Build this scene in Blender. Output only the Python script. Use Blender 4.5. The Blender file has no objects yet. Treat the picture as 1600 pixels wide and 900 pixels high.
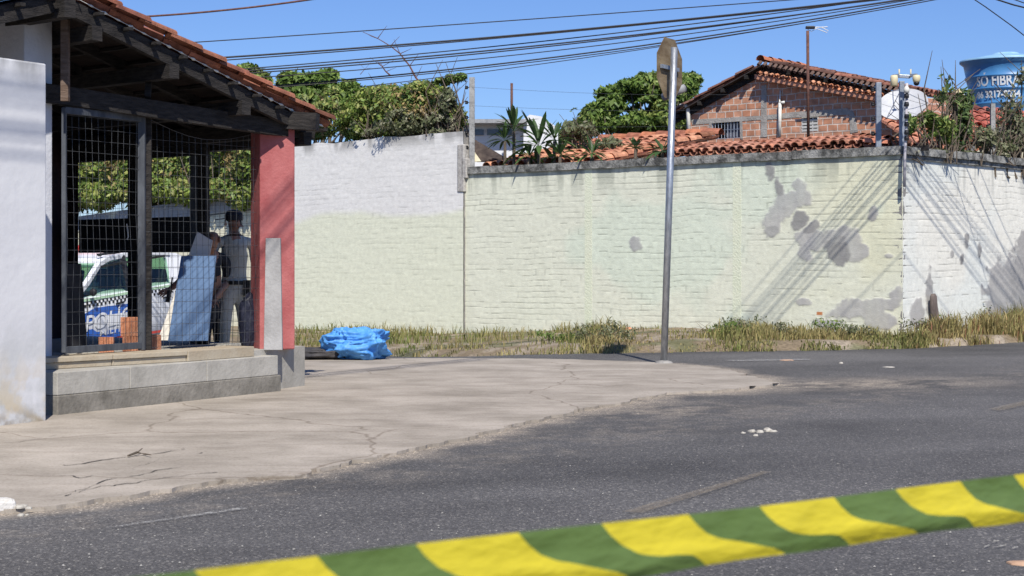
import bpy, bmesh, math, random
import numpy as np
from mathutils import Vector, Matrix
random.seed(7); rng = np.random.default_rng(7)
R = math.radians
sc = bpy.context.scene
COL = sc.collection
# ------------------------------------------------------------------ camera
F = 2600.0; EYE = 1.2; HOR = 410.0            # focal length in 1600-px units, eye height, horizon row
cam_d = bpy.data.cameras.new("camera"); cam = bpy.data.objects.new("camera", cam_d); COL.objects.link(cam)
cam.location = (0, 0, EYE); cam.rotation_euler = (R(90), 0, 0)
cam_d.sensor_width = 36; cam_d.lens = 36*F/1600; cam_d.shift_y = -40/1600
cam_d.clip_start = 0.1; cam_d.clip_end = 2000
cam_d.dof.use_dof = True; cam_d.dof.focus_distance = 20; cam_d.dof.aperture_fstop = 10
sc.camera = cam
# ------------------------------------------------------------------ sky and sun
SUN_AZ, SUN_EL = 9, 49                       # degrees to the right of straight behind the camera, elevation
w = bpy.data.worlds.new("World"); sc.world = w; w.use_nodes = True
wn = w.node_tree.nodes; wl = w.node_tree.links
bg = wn['Background']
sky = wn.new('ShaderNodeTexSky'); sky.sky_type = 'NISHITA'; sky.sun_disc = False
sky.sun_elevation = R(SUN_EL); sky.sun_rotation = R(180-SUN_AZ)
sky.altitude = 0; sky.air_density = 1.0; sky.dust_density = 0.0; sky.ozone_density = 3.0
tint = wn.new('ShaderNodeMix'); tint.data_type = 'RGBA'; tint.blend_type = 'MULTIPLY'; tint.inputs[0].default_value = 1
tint.inputs[7].default_value = (0.53, 0.67, 1.0, 1)
wl.new(sky.outputs[0], tint.inputs[6]); wl.new(tint.outputs[2], bg.inputs[0])
bg.inputs[1].default_value = 0.088
sd = bpy.data.lights.new("sun", 'SUN'); sd.energy = 4.4; sd.angle = R(0.7); sd.color = (1, 0.95, 0.87)
so = bpy.data.objects.new("sun", sd); COL.objects.link(so)
az, el = R(SUN_AZ), R(SUN_EL)
S = Vector((math.sin(az)*math.cos(el), -math.cos(az)*math.cos(el), math.sin(el)))
so.rotation_euler = S.to_track_quat('Z', 'Y').to_euler(); so.location = (5, -5, 20)
sc.view_settings.view_transform = 'Standard'; sc.view_settings.look = 'None'
sc.view_settings.exposure = 0.4; sc.view_settings.gamma = 1
# ------------------------------------------------------------------ helpers
def V(*a): return Vector(a)
def ss(t): t = np.clip(t, 0, 1); return t*t*(3-2*t)
def g(X, Y): return -0.25*ss((np.asarray(Y)-20.5)/5.0)*ss((3-np.asarray(X))/5.0)
def at(u, v, Y): return V((u-800)/F*Y, Y, EYE+(HOR-v)/F*Y)
def gp(u, v):                                   # point of the ground seen at a place of the photograph
    Y = EYE*F/max(v-HOR, 1)
    for _ in range(12):
        X = (u-800)/F*Y; Y = (EYE-float(g(X, Y)))*F/max(v-HOR, 1)
    return V((u-800)/F*Y, Y, float(g((u-800)/F*Y, Y)))
def onl(u, P, D):                               # where the column u of the photograph meets the plan line P + t D
    k = (u-800)/F
    t = (k*P[1]-P[0])/(D[0]-k*D[1])
    return t, (P[0]+D[0]*t, P[1]+D[1]*t)

_tab = rng.random((256, 256))
def vn(x, y, seed=0):
    x = np.asarray(x, float)+seed*17.3; y = np.asarray(y, float)+seed*9.1
    xi = np.floor(x).astype(int); yi = np.floor(y).astype(int); fx = x-xi; fy = y-yi
    fx = fx*fx*(3-2*fx); fy = fy*fy*(3-2*fy)
    a = _tab[xi % 256, yi % 256]; b = _tab[(xi+1) % 256, yi % 256]
    c = _tab[xi % 256, (yi+1) % 256]; d = _tab[(xi+1) % 256, (yi+1) % 256]
    return (a*(1-fx)+b*fx)*(1-fy)+(c*(1-fx)+d*fx)*fy
def fbm(x, y, o=4, seed=0):
    s = 0; a = .5; n = 0
    for i in range(o):
        s = s+a*vn(x*2**i, y*2**i, seed+i); n += a; a *= .5
    return s/n

def nodes(m): return m.node_tree.nodes, m.node_tree.links
def pm(name, c1, c2=None, scale=6, rough=.8, bump=0, bscale=40, metal=0, detail=6, spec=.3, coord='Object', lo=.35, hi=.65, stretch=None):
    m = bpy.data.materials.new(name); m.use_nodes = True; n, l = nodes(m)
    b = n['Principled BSDF']; b.inputs['Roughness'].default_value = rough; b.inputs['Metallic'].default_value = metal
    b.inputs['Specular IOR Level'].default_value = spec
    tc = n.new('ShaderNodeTexCoord'); src = tc.outputs[coord]
    if stretch:
        mp = n.new('ShaderNodeMapping'); mp.inputs['Scale'].default_value = stretch; l.new(src, mp.inputs[0]); src = mp.outputs[0]
    if c2 is None: b.inputs['Base Color'].default_value = (*c1, 1)
    else:
        t = n.new('ShaderNodeTexNoise'); t.inputs['Scale'].default_value = scale; t.inputs['Detail'].default_value = detail
        t.inputs['Roughness'].default_value = .65
        r = n.new('ShaderNodeValToRGB'); r.color_ramp.elements[0].position = lo; r.color_ramp.elements[1].position = hi
        r.color_ramp.elements[0].color = (*c1, 1); r.color_ramp.elements[1].color = (*c2, 1)
        l.new(src, t.inputs[0]); l.new(t.outputs[0], r.inputs[0]); l.new(r.outputs[0], b.inputs['Base Color'])
    if bump:
        t2 = n.new('ShaderNodeTexNoise'); t2.inputs['Scale'].default_value = bscale; t2.inputs['Detail'].default_value = 5
        bp = n.new('ShaderNodeBump'); bp.inputs['Strength'].default_value = bump; bp.inputs['Distance'].default_value = .02
        l.new(src, t2.inputs[0]); l.new(t2.outputs[0], bp.inputs['Height']); l.new(bp.outputs[0], b.inputs['Normal'])
    return m
def vcm(name, rough=.85, trans=0, vary=.0, vscale=30, bump=0, bscale=60, spec=.25):
    m = bpy.data.materials.new(name); m.use_nodes = True; n, l = nodes(m)
    b = n['Principled BSDF']; b.inputs['Roughness'].default_value = rough; b.inputs['Specular IOR Level'].default_value = spec
    a = n.new('ShaderNodeAttribute'); a.attribute_name = 'Col'; src = a.outputs['Color']
    tc = n.new('ShaderNodeTexCoord')
    if vary:
        t = n.new('ShaderNodeTexNoise'); t.inputs['Scale'].default_value = vscale; t.inputs['Detail'].default_value = 6
        r = n.new('ShaderNodeMapRange'); r.inputs[1].default_value = .3; r.inputs[2].default_value = .7
        r.inputs[3].default_value = 1-vary; r.inputs[4].default_value = 1+vary
        x = n.new('ShaderNodeMix'); x.data_type = 'RGBA'; x.blend_type = 'MULTIPLY'; x.inputs[0].default_value = 1
        l.new(tc.outputs['Object'], t.inputs[0]); l.new(t.outputs[0], r.inputs[0]); l.new(src, x.inputs[6]); l.new(r.outputs[0], x.inputs[7]); src = x.outputs[2]
    l.new(src, b.inputs['Base Color'])
    if bump:
        t2 = n.new('ShaderNodeTexNoise'); t2.inputs['Scale'].default_value = bscale; t2.inputs['Detail'].default_value = 5
        bp = n.new('ShaderNodeBump'); bp.inputs['Strength'].default_value = bump; bp.inputs['Distance'].default_value = .02
        l.new(tc.outputs['Object'], t2.inputs[0]); l.new(t2.outputs[0], bp.inputs['Height']); l.new(bp.outputs[0], b.inputs['Normal'])
    if trans:
        tr = n.new('ShaderNodeBsdfTranslucent'); mx = n.new('ShaderNodeMixShader'); mx.inputs[0].default_value = trans
        l.new(src, tr.inputs[0]); l.new(b.outputs[0], mx.inputs[1]); l.new(tr.outputs[0], mx.inputs[2])
        l.new(mx.outputs[0], n['Material Output'].inputs[0])
    return m

WO = {}                                          # world origin of every root
def worigin(o):
    return WO.get(o.name, Vector((0, 0, 0))) if o else Vector((0, 0, 0))
def tag(o, label=None, cat=None, group=None, kind=None):
    if label: o['label'] = label
    if cat: o['category'] = cat
    if group: o['group'] = group
    if kind: o['kind'] = kind
    return o
def empty(name, loc, label=None, cat=None, group=None, rot=(0, 0, 0)):
    o = bpy.data.objects.new(name, None); COL.objects.link(o); o.location = loc; o.rotation_euler = rot
    o.empty_display_size = .2
    WO[o.name] = Vector(loc); return tag(o, label, cat, group)
class MB:
    def __init__(s): s.v = []; s.f = []; s.m = []; s.c = []
    def add(s, vs, fs, mi=0, col=None):
        b = len(s.v); s.v += [tuple(p) for p in vs]
        for f in fs: s.f.append(tuple(b+i for i in f)); s.m.append(mi)
        if col is not None: s.c += [col]*len(vs)
        return s
    def box(s, a, b, mi=0, col=None):
        x0, y0, z0 = a; x1, y1, z1 = b
        return s.add([(x0,y0,z0),(x1,y0,z0),(x1,y1,z0),(x0,y1,z0),(x0,y0,z1),(x1,y0,z1),(x1,y1,z1),(x0,y1,z1)],
              [(0,3,2,1),(4,5,6,7),(0,1,5,4),(1,2,6,5),(2,3,7,6),(3,0,4,7)], mi, col)
    def bar(s, p, q, wd, h, mi=0, up=(0,0,1), col=None, jit=0):
        p = Vector(p); q = Vector(q); d = (q-p).normalized(); up = Vector(up)
        sd_ = d.cross(up)
        if sd_.length < 1e-4: sd_ = d.cross(Vector((1,0,0)))
        sd_.normalize(); u2 = sd_.cross(d).normalized()
        vs = []
        for e in (p, q):
            for (i, j) in ((-1,-1),(1,-1),(1,1),(-1,1)):
                vs.append(e+sd_*(i*wd/2)+u2*(j*h/2)+Vector((random.uniform(-jit,jit),)*3))
        return s.add(vs, [(0,1,2,3),(7,6,5,4),(0,4,5,1),(1,5,6,2),(2,6,7,3),(3,7,4,0)], mi, col)
    def obox(s, o, dx, dy, z0, z1, mi=0, col=None):     # box on a plan parallelogram: corner o, edge vectors dx, dy
        o = Vector((o[0], o[1], 0)); dx = Vector((dx[0], dx[1], 0)); dy = Vector((dy[0], dy[1], 0))
        if dx.cross(dy).z < 0: dx, dy = dy, dx
        c = [o, o+dx, o+dx+dy, o+dy]
        vs = [(p.x, p.y, z0) for p in c]+[(p.x, p.y, z1) for p in c]
        return s.add(vs, [(0,3,2,1),(4,5,6,7),(0,1,5,4),(1,2,6,5),(2,3,7,6),(3,0,4,7)], mi, col)
    def tube(s, pts, r, n=8, mi=0, col=None, cap=True):
        pts = [Vector(p) for p in pts]; rs = r if isinstance(r, (list, tuple)) else [r]*len(pts)
        vs = []; fs = []; ref = None
        for i, p in enumerate(pts):
            d = (pts[min(i+1, len(pts)-1)]-pts[max(i-1, 0)]).normalized()
            if ref is None: ref = d.cross(Vector((0,0,1)) if abs(d.z) < .9 else Vector((1,0,0))).normalized()
            ref = (ref-d*ref.dot(d)).normalized(); b2 = d.cross(ref)
            for k in range(n):
                a = 2*math.pi*k/n; vs.append(p+(ref*math.cos(a)+b2*math.sin(a))*rs[i])
        for i in range(len(pts)-1):
            for k in range(n):
                k2 = (k+1) % n; fs.append((i*n+k, i*n+k2, (i+1)*n+k2, (i+1)*n+k))
        if cap: fs.append(tuple(range(n-1, -1, -1))); fs.append(tuple((len(pts)-1)*n+k for k in range(n)))
        return s.add(vs, fs, mi, col)
    def lathe(s, prof, c, n=24, mi=0, col=None, axis=None):
        vs = []; fs = []; M = Matrix.Identity(3) if axis is None else Vector(axis).to_track_quat('Z', 'Y').to_matrix()
        c = Vector(c)
        for r, z in prof:
            for k in range(n):
                a = 2*math.pi*k/n; vs.append(c+M@Vector((r*math.cos(a), r*math.sin(a), z)))
        for i in range(len(prof)-1):
            for k in range(n):
                k2 = (k+1) % n; fs.append((i*n+k, i*n+k2, (i+1)*n+k2, (i+1)*n+k))
        return s.add(vs, fs, mi, col)
    def prism(s, pts, off, mi=0, col=None):             # polygon pts pushed by vector off
        n = len(pts); off = Vector(off); vs = [Vector(p) for p in pts]+[Vector(p)+off for p in pts]
        return s.add(vs, [tuple(range(n)), tuple(range(2*n-1, n-1, -1))]+[(i, i+n, (i+1) % n+n, (i+1) % n) for i in range(n)], mi, col)
    def build(s, name, mats, parent=None, loc=None, smooth=False, local=False, bevel=0):
        me = bpy.data.meshes.new(name)
        o0 = Vector((0,0,0)) if local else (worigin(parent) if parent else (Vector(loc) if loc is not None else Vector((0,0,0))))
        arr = np.array(s.v, float)-np.array(o0)
        me.from_pydata(arr.tolist(), [], s.f)
        if not isinstance(mats, (list, tuple)): mats = [mats]
        for m in mats: me.materials.append(m)
        me.polygons.foreach_set('material_index', s.m)
        if smooth: me.polygons.foreach_set('use_smooth', [True]*len(s.f))
        if s.c and len(s.c) == len(s.v):
            a = me.color_attributes.new('Col', 'FLOAT_COLOR', 'POINT')
            a.data.foreach_set('color', np.array([(*c, 1) for c in s.c], float).ravel())
        me.update()
        bm = bmesh.new(); bm.from_mesh(me); bmesh.ops.recalc_face_normals(bm, faces=bm.faces) if len(s.f) < 4000 and not s.c else None
        bm.to_mesh(me); bm.free()
        o = bpy.data.objects.new(name, me); COL.objects.link(o)
        if parent: o.parent = parent; WO[o.name] = Vector(o0)
        elif loc is not None: o.location = loc; WO[o.name] = Vector(loc)
        else: WO[o.name] = Vector((0,0,0))
        if bevel:
            b = o.modifiers.new('bevel', 'BEVEL'); b.width = bevel; b.segments = 2; b.limit_method = 'ANGLE'
        return o
def npmesh(name, v, f, mats, col=None, parent=None, loc=None, smooth=False, mi=None):
    me = bpy.data.meshes.new(name); o0 = worigin(parent) if parent else (Vector(loc) if loc is not None else Vector((0,0,0)))
    v = np.asarray(v, float)-np.array(o0); f = np.asarray(f)
    me.vertices.add(len(v)); me.vertices.foreach_set('co', v.ravel())
    k = f.shape[1]; me.loops.add(f.size); me.loops.foreach_set('vertex_index', f.ravel().astype(np.int32))
    me.polygons.add(len(f)); me.polygons.foreach_set('loop_start', np.arange(0, f.size, k, dtype=np.int32))
    me.polygons.foreach_set('loop_total', np.full(len(f), k, dtype=np.int32))
    for m in (mats if isinstance(mats, (list, tuple)) else [mats]): me.materials.append(m)
    if mi is not None: me.polygons.foreach_set('material_index', np.asarray(mi, dtype=np.int32))
    if smooth: me.polygons.foreach_set('use_smooth', np.ones(len(f), bool))
    if col is not None:
        a = me.color_attributes.new('Col', 'FLOAT_COLOR', 'POINT')
        c = np.ones((len(v), 4)); c[:, :3] = col; a.data.foreach_set('color', c.ravel())
    me.update(calc_edges=True); me.validate()
    o = bpy.data.objects.new(name, me); COL.objects.link(o)
    if parent: o.parent = parent
    elif loc is not None: o.location = loc
    WO[o.name] = Vector(o0)
    return o
def gridf(nx, ny):
    i, j = np.meshgrid(np.arange(nx-1), np.arange(ny-1), indexing='ij'); a = (i*ny+j).ravel()
    return np.stack([a, a+ny, a+ny+1, a+1], 1)
def lerp(a, b, t): return a+(b-a)*t
def mixc(c, c2, m): return c*(1-m[..., None])+np.array(c2)*m[..., None]

# ------------------------------------------------------------------ materials
M = {}
M['bark'] = pm('bark', (.09,.07,.05), (.16,.13,.10), 12, .9, .5, 40)
M['leaf'] = vcm('leaf', .5, .28, spec=.35)
M['grass'] = vcm('grass', .7, .3)
M['cable'] = pm('cable', (.018,.018,.022), rough=.5)
M['galv'] = pm('galvanised_steel', (.30,.32,.34), (.50,.52,.54), 25, .42, .1, 80, .75, stretch=(1,1,.35))
M['steel'] = pm('grey_painted_steel', (.20,.23,.27), (.30,.33,.38), 20, .5, .1, 60, .3)
M['darksteel'] = pm('dark_painted_frame', (.05,.055,.065), (.10,.11,.125), 9, .6, .15, 60, .1, stretch=(1,1,.3))
M['wire'] = pm('wire', (.07,.075,.08), (.14,.145,.15), 30, .5, metal=.4)
M['rust'] = pm('rusty_steel', (.09,.04,.03), (.16,.08,.06), 20, .8)
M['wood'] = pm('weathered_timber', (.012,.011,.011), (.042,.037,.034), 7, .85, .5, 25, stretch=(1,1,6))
M['wood2'] = pm('brown_timber', (.10,.065,.045), (.18,.13,.10), 7, .85, .4, 25, stretch=(1,1,6))
M['tile'] = vcm('clay_tile', .85, vary=.35, vscale=9, bump=.4, bscale=50)
M['clay'] = pm('hollow_clay_brick', (.42,.17,.09), (.56,.26,.15), 10, .9, .3, 60)
M['mortar'] = pm('mortar', (.30,.28,.26), (.5,.48,.44), 18, .95, .5, 50)
M['conc'] = pm('concrete', (.16,.155,.15), (.33,.315,.29), 4, .92, .5, 45)
M['conc_step'] = pm('step_concrete', (.30,.285,.25), (.43,.41,.365), 3, .92, .22, 30)
M['conc_low'] = pm('stained_step_concrete', (.13,.12,.10), (.27,.25,.215), 3, .92, .35, 30)
M['tileslab'] = pm('beige_stone_edging', (.36,.29,.20), (.44,.39,.30), 3, .8, .2, 40)
M['coping'] = pm('mouldy_coping', (.07,.07,.065), (.33,.325,.30), 5, .95, .8, 30, lo=.38, hi=.6)
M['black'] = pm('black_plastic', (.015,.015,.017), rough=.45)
M['white'] = pm('white_plastic', (.62,.61,.56), (.70,.69,.64), 8, .5)
M['red'] = pm('red_render', (.33,.085,.085), (.43,.14,.135), 5, .8, .25, 50)
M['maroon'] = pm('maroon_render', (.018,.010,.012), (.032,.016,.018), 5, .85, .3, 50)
M['wpaint'] = pm('white_paint', (.56,.57,.61), (.64,.65,.68), 3, .8, .25, 30)

# ================================================================== SETTING
PA = V(5.87, 25.0, 0); PL = V(-.863, 30.75, 0); PR = V(8.64, 28.1, 0)
dL = (PL-PA).normalized(); dR = (PR-PA).normalized()      # the two wall directions away from the street corner
inL = V(dL.y, -dL.x, 0)*1; inL = inL if inL.y > 0 else -inL
inR = V(-dR.y, dR.x, 0)
# pavement outline from the photograph, on level ground
pv_px = [(-300,842),(0,803),(60,797),(180,782),(340,757),(460,745),(600,714),(720,690),(800,668),(870,650),(960,634),
         (1040,618),(1130,611),(1190,606),(1212,602),(1180,592),(1130,581),(1085,574),(1040,569),(960,566),(870,563.5),(800,562.5),(700,562),(560,562.5),(450,563)]
pv = [gp(u, v) for u, v in pv_px]
pv = [V(p.x, p.y, 0) for p in pv]
pv += [V(-3.4, 20.6, 0), V(-9, 22.5, 0), V(-12, 8.5, 0)]
edge = []
for i in range(len(pv)):
    a, b = pv[i], pv[(i+1) % len(pv)]; L_ = (b-a).length; n_ = max(1, int(L_/.06)) if i < 24 else 2
    for k in range(n_):
        p = a.lerp(b, k/n_)
        if i < 24:
            nrm = V(-(b-a).y, (b-a).x, 0).normalized()
            p = p+nrm*float((fbm(p.x*2.2, p.y*2.2, 4, 3)-.5)*.28+(fbm(p.x*9, p.y*9, 3, 5)-.5)*.10)
        edge.append(p)
# ground sheet
xs = np.concatenate([[-400,-150,-60,-25,-12], np.arange(-7, 11.01, .06), [14,25,60,150,400]])
ys = np.concatenate([[-200,-60,-15,0,4], np.arange(5.4, 30, .07), [33,38,45,60,100,200,500,900]])
X, Y = np.meshgrid(xs, ys, indexing='ij')
Z = g(X, Y)+(fbm(X*.8, Y*.8, 3, 1)-.5)*.012*((X > -12) & (X < 14) & (Y > 4) & (Y < 33))
e2 = np.array([(p.x, p.y) for p in edge]); e2 = e2[::3]
dist = np.full(X.shape, 99.)
inn = (X > -7) & (X < 11) & (Y > 5) & (Y < 26)
px, py = X[inn], Y[inn]; dm = np.full(px.shape, 99.)
for q in e2: dm = np.minimum(dm, (px-q[0])**2+(py-q[1])**2)
dist[inn] = np.sqrt(dm)
tip = gp(1215, 603)
asph = np.array((.100,.096,.093))
col = np.ones(X.shape+(3,))*asph
n1 = fbm(X*.5, Y*.5, 4, 11); n2 = fbm(X*2.3, Y*2.3, 4, 12); n3 = fbm(X*9, Y*9, 3, 13)
lane = fbm(X*.25+Y*.1, Y*1.1-X*.45, 4, 17)
col *= (1+.5*(n1-.5)+.3*(n2-.5)+.7*(lane-.5))[..., None]
u_ = X/Y*F+800; v_ = HOR+EYE*F/Y
dirt = np.clip(1-dist/(.16+.55*n2**2*ss((u_-560)/300)+.12*n2), 0, 1)*ss((n3+n2*.6-.35)/.4)
# dust fan running off the kerb tip along the road
dx_ = X-tip.x; dy_ = Y-tip.y
ca, sa = math.cos(.32), math.sin(.32); al = dx_*ca+dy_*sa; ac = -dx_*sa+dy_*ca
fan = np.exp(-(ac/(.55+.10*np.abs(al)))**2)*ss((al+2.6)/1.2)*(1-ss((al-.1)/3.6))
dirt = np.maximum(dirt, fan*ss((n3*.6+n2*.6-.34)/.35)*.95)
d3 = np.exp(-(((u_-1010)/150)**2+((v_-640)/16)**2))*ss((n3-.35)/.3)*.55   # gravelly skirt in front of the pavement
dirt = np.maximum(dirt, d3)
tr = np.exp(-(((v_-(700-.12*(u_-700)))/10)**2))*ss((n3-.38)/.3)*.22*ss((u_-600)/200)  # paler wheel tracks
tr2 = np.exp(-(((v_-(760-.16*(u_-500)))/14)**2))*ss((n3-.38)/.3)*.2
dirt = np.maximum(dirt, np.maximum(tr, tr2))
col = mixc(col, (.34,.29,.23), np.clip(dirt, 0, 1))
behind = ((X-PA.x)*inL.x+(Y-PA.y)*inL.y > .0) & ((X-PA.x)*inR.x+(Y-PA.y)*inR.y > 0)
col = mixc(col, (.16,.12,.08), behind.astype(float))
def asphalt_mat():
    m = vcm('asphalt', .82, spec=.25); n, l = nodes(m); b = n['Principled BSDF']
    src = b.inputs['Base Color'].links[0].from_socket
    tc = n.new('ShaderNodeTexCoord')
    vo = n.new('ShaderNodeTexVoronoi'); vo.inputs['Scale'].default_value = 105
    mp = n.new('ShaderNodeMapping'); mp.inputs['Scale'].default_value = (1, .8, 1)
    l.new(tc.outputs['Object'], mp.inputs[0]); l.new(mp.outputs[0], vo.inputs[0])
    sp = n.new('ShaderNodeSeparateColor'); l.new(vo.outputs['Color'], sp.inputs[0])
    rp = n.new('ShaderNodeValToRGB'); e = rp.color_ramp.elements
    e[0].position = 0; e[0].color = (.62,.62,.62,1); e[1].position = .86; e[1].color = (1.15,1.15,1.15,1)
    x = e.new(.93); x.color = (1.6,1.57,1.5,1); x = e.new(1); x.color = (2.3,2.25,2.1,1)
    l.new(sp.outputs[0], rp.inputs[0])
    nz = n.new('ShaderNodeTexNoise'); nz.inputs['Scale'].default_value = 130; nz.inputs['Detail'].default_value = 3
    l.new(tc.outputs['Object'], nz.inputs[0])
    mr = n.new('ShaderNodeMapRange'); mr.inputs[1].default_value = .35; mr.inputs[2].default_value = .65; mr.inputs[3].default_value = .72; mr.inputs[4].default_value = 1.3
    l.new(nz.outputs[0], mr.inputs[0])
    m1 = n.new('ShaderNodeMix'); m1.data_type = 'RGBA'; m1.blend_type = 'MULTIPLY'; m1.inputs[0].default_value = 1
    m2 = n.new('ShaderNodeMix'); m2.data_type = 'RGBA'; m2.blend_type = 'MULTIPLY'; m2.inputs[0].default_value = 1
    l.new(src, m1.inputs[6]); l.new(rp.outputs[0], m1.inputs[7]); l.new(m1.outputs[2], m2.inputs[6]); l.new(mr.outputs[0], m2.inputs[7])
    l.new(m2.outputs[2], b.inputs['Base Color'])
    bp = n.new('ShaderNodeBump'); bp.inputs['Strength'].default_value = .55; bp.inputs['Distance'].default_value = .008
    l.new(sp.outputs[0], bp.inputs['Height']); l.new(bp.outputs[0], b.inputs['Normal'])
    return m
M['asphalt'] = asphalt_mat()
tag(npmesh('ground', np.stack([X, Y, Z], -1).reshape(-1, 3), gridf(len(xs), len(ys)), M['asphalt'], col.reshape(-1, 3), smooth=True), kind='structure')

def pavement_mat():
    m = pm('worn_pavement_concrete', (.28,.245,.20), (.43,.38,.32), 1.3, .9, 0, detail=8); n, l = nodes(m); b = n['Principled BSDF']
    src = b.inputs['Base Color'].links[0].from_socket; tc = [q for q in n if q.type == 'TEX_COORD'][0]
    def mul(src, fac, lo, hi, c):
        x = n.new('ShaderNodeMix'); x.data_type = 'RGBA'; x.blend_type = 'MULTIPLY'
        r = n.new('ShaderNodeMapRange'); r.inputs[1].default_value = lo; r.inputs[2].default_value = hi
        l.new(fac, r.inputs[0]); l.new(r.outputs[0], x.inputs[0]); l.new(src, x.inputs[6]); x.inputs[7].default_value = (*c, 1); return x.outputs[2]
    nz = n.new('ShaderNodeTexNoise'); nz.inputs['Scale'].default_value = 2.2; nz.inputs['Detail'].default_value = 8
    mp = n.new('ShaderNodeMapping'); mp.inputs['Rotation'].default_value = (0, 0, -1.05); mp.inputs['Scale'].default_value = (.5, 2.2, 1)
    l.new(tc.outputs['Object'], mp.inputs[0]); l.new(mp.outputs[0], nz.inputs[0])
    src = mul(src, nz.outputs[0], .5, .75, (.80,.79,.78))
    n4 = n.new('ShaderNodeTexNoise'); n4.inputs['Scale'].default_value = 60; n4.inputs['Detail'].default_value = 4; l.new(tc.outputs['Object'], n4.inputs[0])
    src = mul(src, n4.outputs[0], .5, .75, (.72,.70,.68))
    vo = n.new('ShaderNodeTexVoronoi'); vo.feature = 'DISTANCE_TO_EDGE'; vo.inputs['Scale'].default_value = .55
    nd = n.new('ShaderNodeTexNoise'); nd.inputs['Scale'].default_value = 1.6; nd.inputs['Detail'].default_value = 8; l.new(tc.outputs['Object'], nd.inputs[0])
    ad = n.new('ShaderNodeMix'); ad.data_type = 'RGBA'; ad.inputs[0].default_value = .28
    l.new(tc.outputs['Object'], ad.inputs[6]); l.new(nd.outputs['Color'], ad.inputs[7]); l.new(ad.outputs[2], vo.inputs[0])
    src = mul(src, vo.outputs[0], .006, .001, (.66,.63,.60))
    l.new(src, b.inputs['Base Color'])
    bp = n.new('ShaderNodeBump'); bp.inputs['Strength'].default_value = .5; bp.inputs['Distance'].default_value = .02
    l.new(nz.outputs[0], bp.inputs['Height']); l.new(bp.outputs[0], b.inputs['Normal'])
    return m
M['pave'] = pavement_mat()
PVZ = .022
bm = bmesh.new()
vs = [bm.verts.new((p.x, p.y, PVZ)) for p in edge]; fc = bm.faces.new(vs)
vb = [bm.verts.new((p.x, p.y, -.12)) for p in edge]
for i in range(len(vs)):
    j = (i+1) % len(vs); bm.faces.new((vs[i], vb[i], vb[j], vs[j]))
bmesh.ops.triangulate(bm, faces=[fc])
bmesh.ops.recalc_face_normals(bm, faces=bm.faces)
me = bpy.data.meshes.new('pavement'); bm.to_mesh(me); bm.free(); me.materials.append(M['pave'])
po = bpy.data.objects.new('pavement', me); COL.objects.link(po); tag(po, kind='structure')

# cracks in the pavement, one sheet of thin dark ribbons
M['crackm'] = pm('crack_dirt', (.06,.055,.05), (.15,.13,.11), 20, .95)
mb = MB()
def crack(pts, w0, z=PVZ+.004, seed=0):
    P = [gp(u, v) for u, v in pts]; out = []
    for i in range(len(P)-1):
        n_ = max(2, int((P[i+1]-P[i]).length/.035))
        for k in range(n_):
            p = P[i].lerp(P[i+1], k/n_); out.append(V(p.x+(float(fbm(p.x*6, p.y*6, 4, seed))-.5)*.12, p.y+(float(fbm(p.x*6, p.y*6, 4, seed+5))-.5)*.25, 0))
    for i in range(len(out)-1):
        d = (out[i+1]-out[i]).normalized(); s_ = V(-d.y, d.x, 0); w1 = w0*(.05+1.1*float(vn(i*.35, seed))**1.5); w2 = w0*(.05+1.1*float(vn((i+1)*.35, seed))**1.5)
        mb.add([out[i]-s_*w1+V(0,0,z), out[i]+s_*w1+V(0,0,z), out[i+1]+s_*w2+V(0,0,z), out[i+1]-s_*w2+V(0,0,z)], [(0,1,2,3)])
crack([(90,735),(150,728),(210,718),(300,708)], .009, seed=2)
crack([(20,747),(130,753),(200,742),(250,722),(330,712)], .005, seed=4)
crack([(40,790),(100,778),(170,757),(290,733)], .006, seed=6)
crack([(95,782),(140,770),(240,757),(345,744)], .008, seed=8)
crack([(0,700),(60,690),(90,684)], .004, seed=9)
tag(mb.build('pavement_crack', M['crackm']), kind='structure')

# worn painted lane marks
def worn(name, c, lo, hi, sc_, mx_):
    m = bpy.data.materials.new(name); m.use_nodes = True; n, l = nodes(m); b = n['Principled BSDF']; b.inputs['Base Color'].default_value = (*c, 1); b.inputs['Roughness'].default_value = .85
    tc = n.new('ShaderNodeTexCoord'); t = n.new('ShaderNodeTexNoise'); t.inputs['Scale'].default_value = sc_; t.inputs['Detail'].default_value = 8; t.inputs['Roughness'].default_value = .75
    r = n.new('ShaderNodeMapRange'); r.inputs[1].default_value = lo; r.inputs[2].default_value = hi; r.inputs[4].default_value = mx_
    l.new(tc.outputs['Object'], t.inputs[0]); l.new(t.outputs[0], r.inputs[0]); l.new(r.outputs[0], b.inputs['Alpha']); return m
M['ymark'] = worn('worn_yellow_paint', (.30,.24,.16), .34, .68, 30, .5); M['wmark'] = worn('worn_white_paint', (.5,.49,.46), .46, .62, 45, .75)
def mark(name, a0, a1, b0, b1, m):
    P = [gp(*q) for q in (a0, a1, b1, b0)]; mb = MB(); n_ = 12
    for i in range(n_):
        q = []
        for (s_, e_) in ((P[0], P[3]), (P[1], P[2])):
            pass
        A0 = P[0].lerp(P[3], i/n_); A1 = P[1].lerp(P[2], i/n_); B0 = P[0].lerp(P[3], (i+1)/n_); B1 = P[1].lerp(P[2], (i+1)/n_)
        mb.add([p+V(0,0,.012) for p in (A0, A1, B1, B0)], [(0,1,2,3)])
    tag(mb.build(name, m), kind='structure')
mark('yellow_lane_mark', (972,803),(1004,805), (1192,739),(1206,740), M['ymark'])
mark('yellow_lane_mark', (1545,641),(1562,644), (1640,619),(1660,622), M['ymark'])
mark('white_lane_mark', (150,830),(190,826), (372,797),(388,798), M['wmark'])
mark('white_lane_mark', (1130,564),(1148,566), (1262,562),(1266,563.5), M['wmark'])

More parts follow.
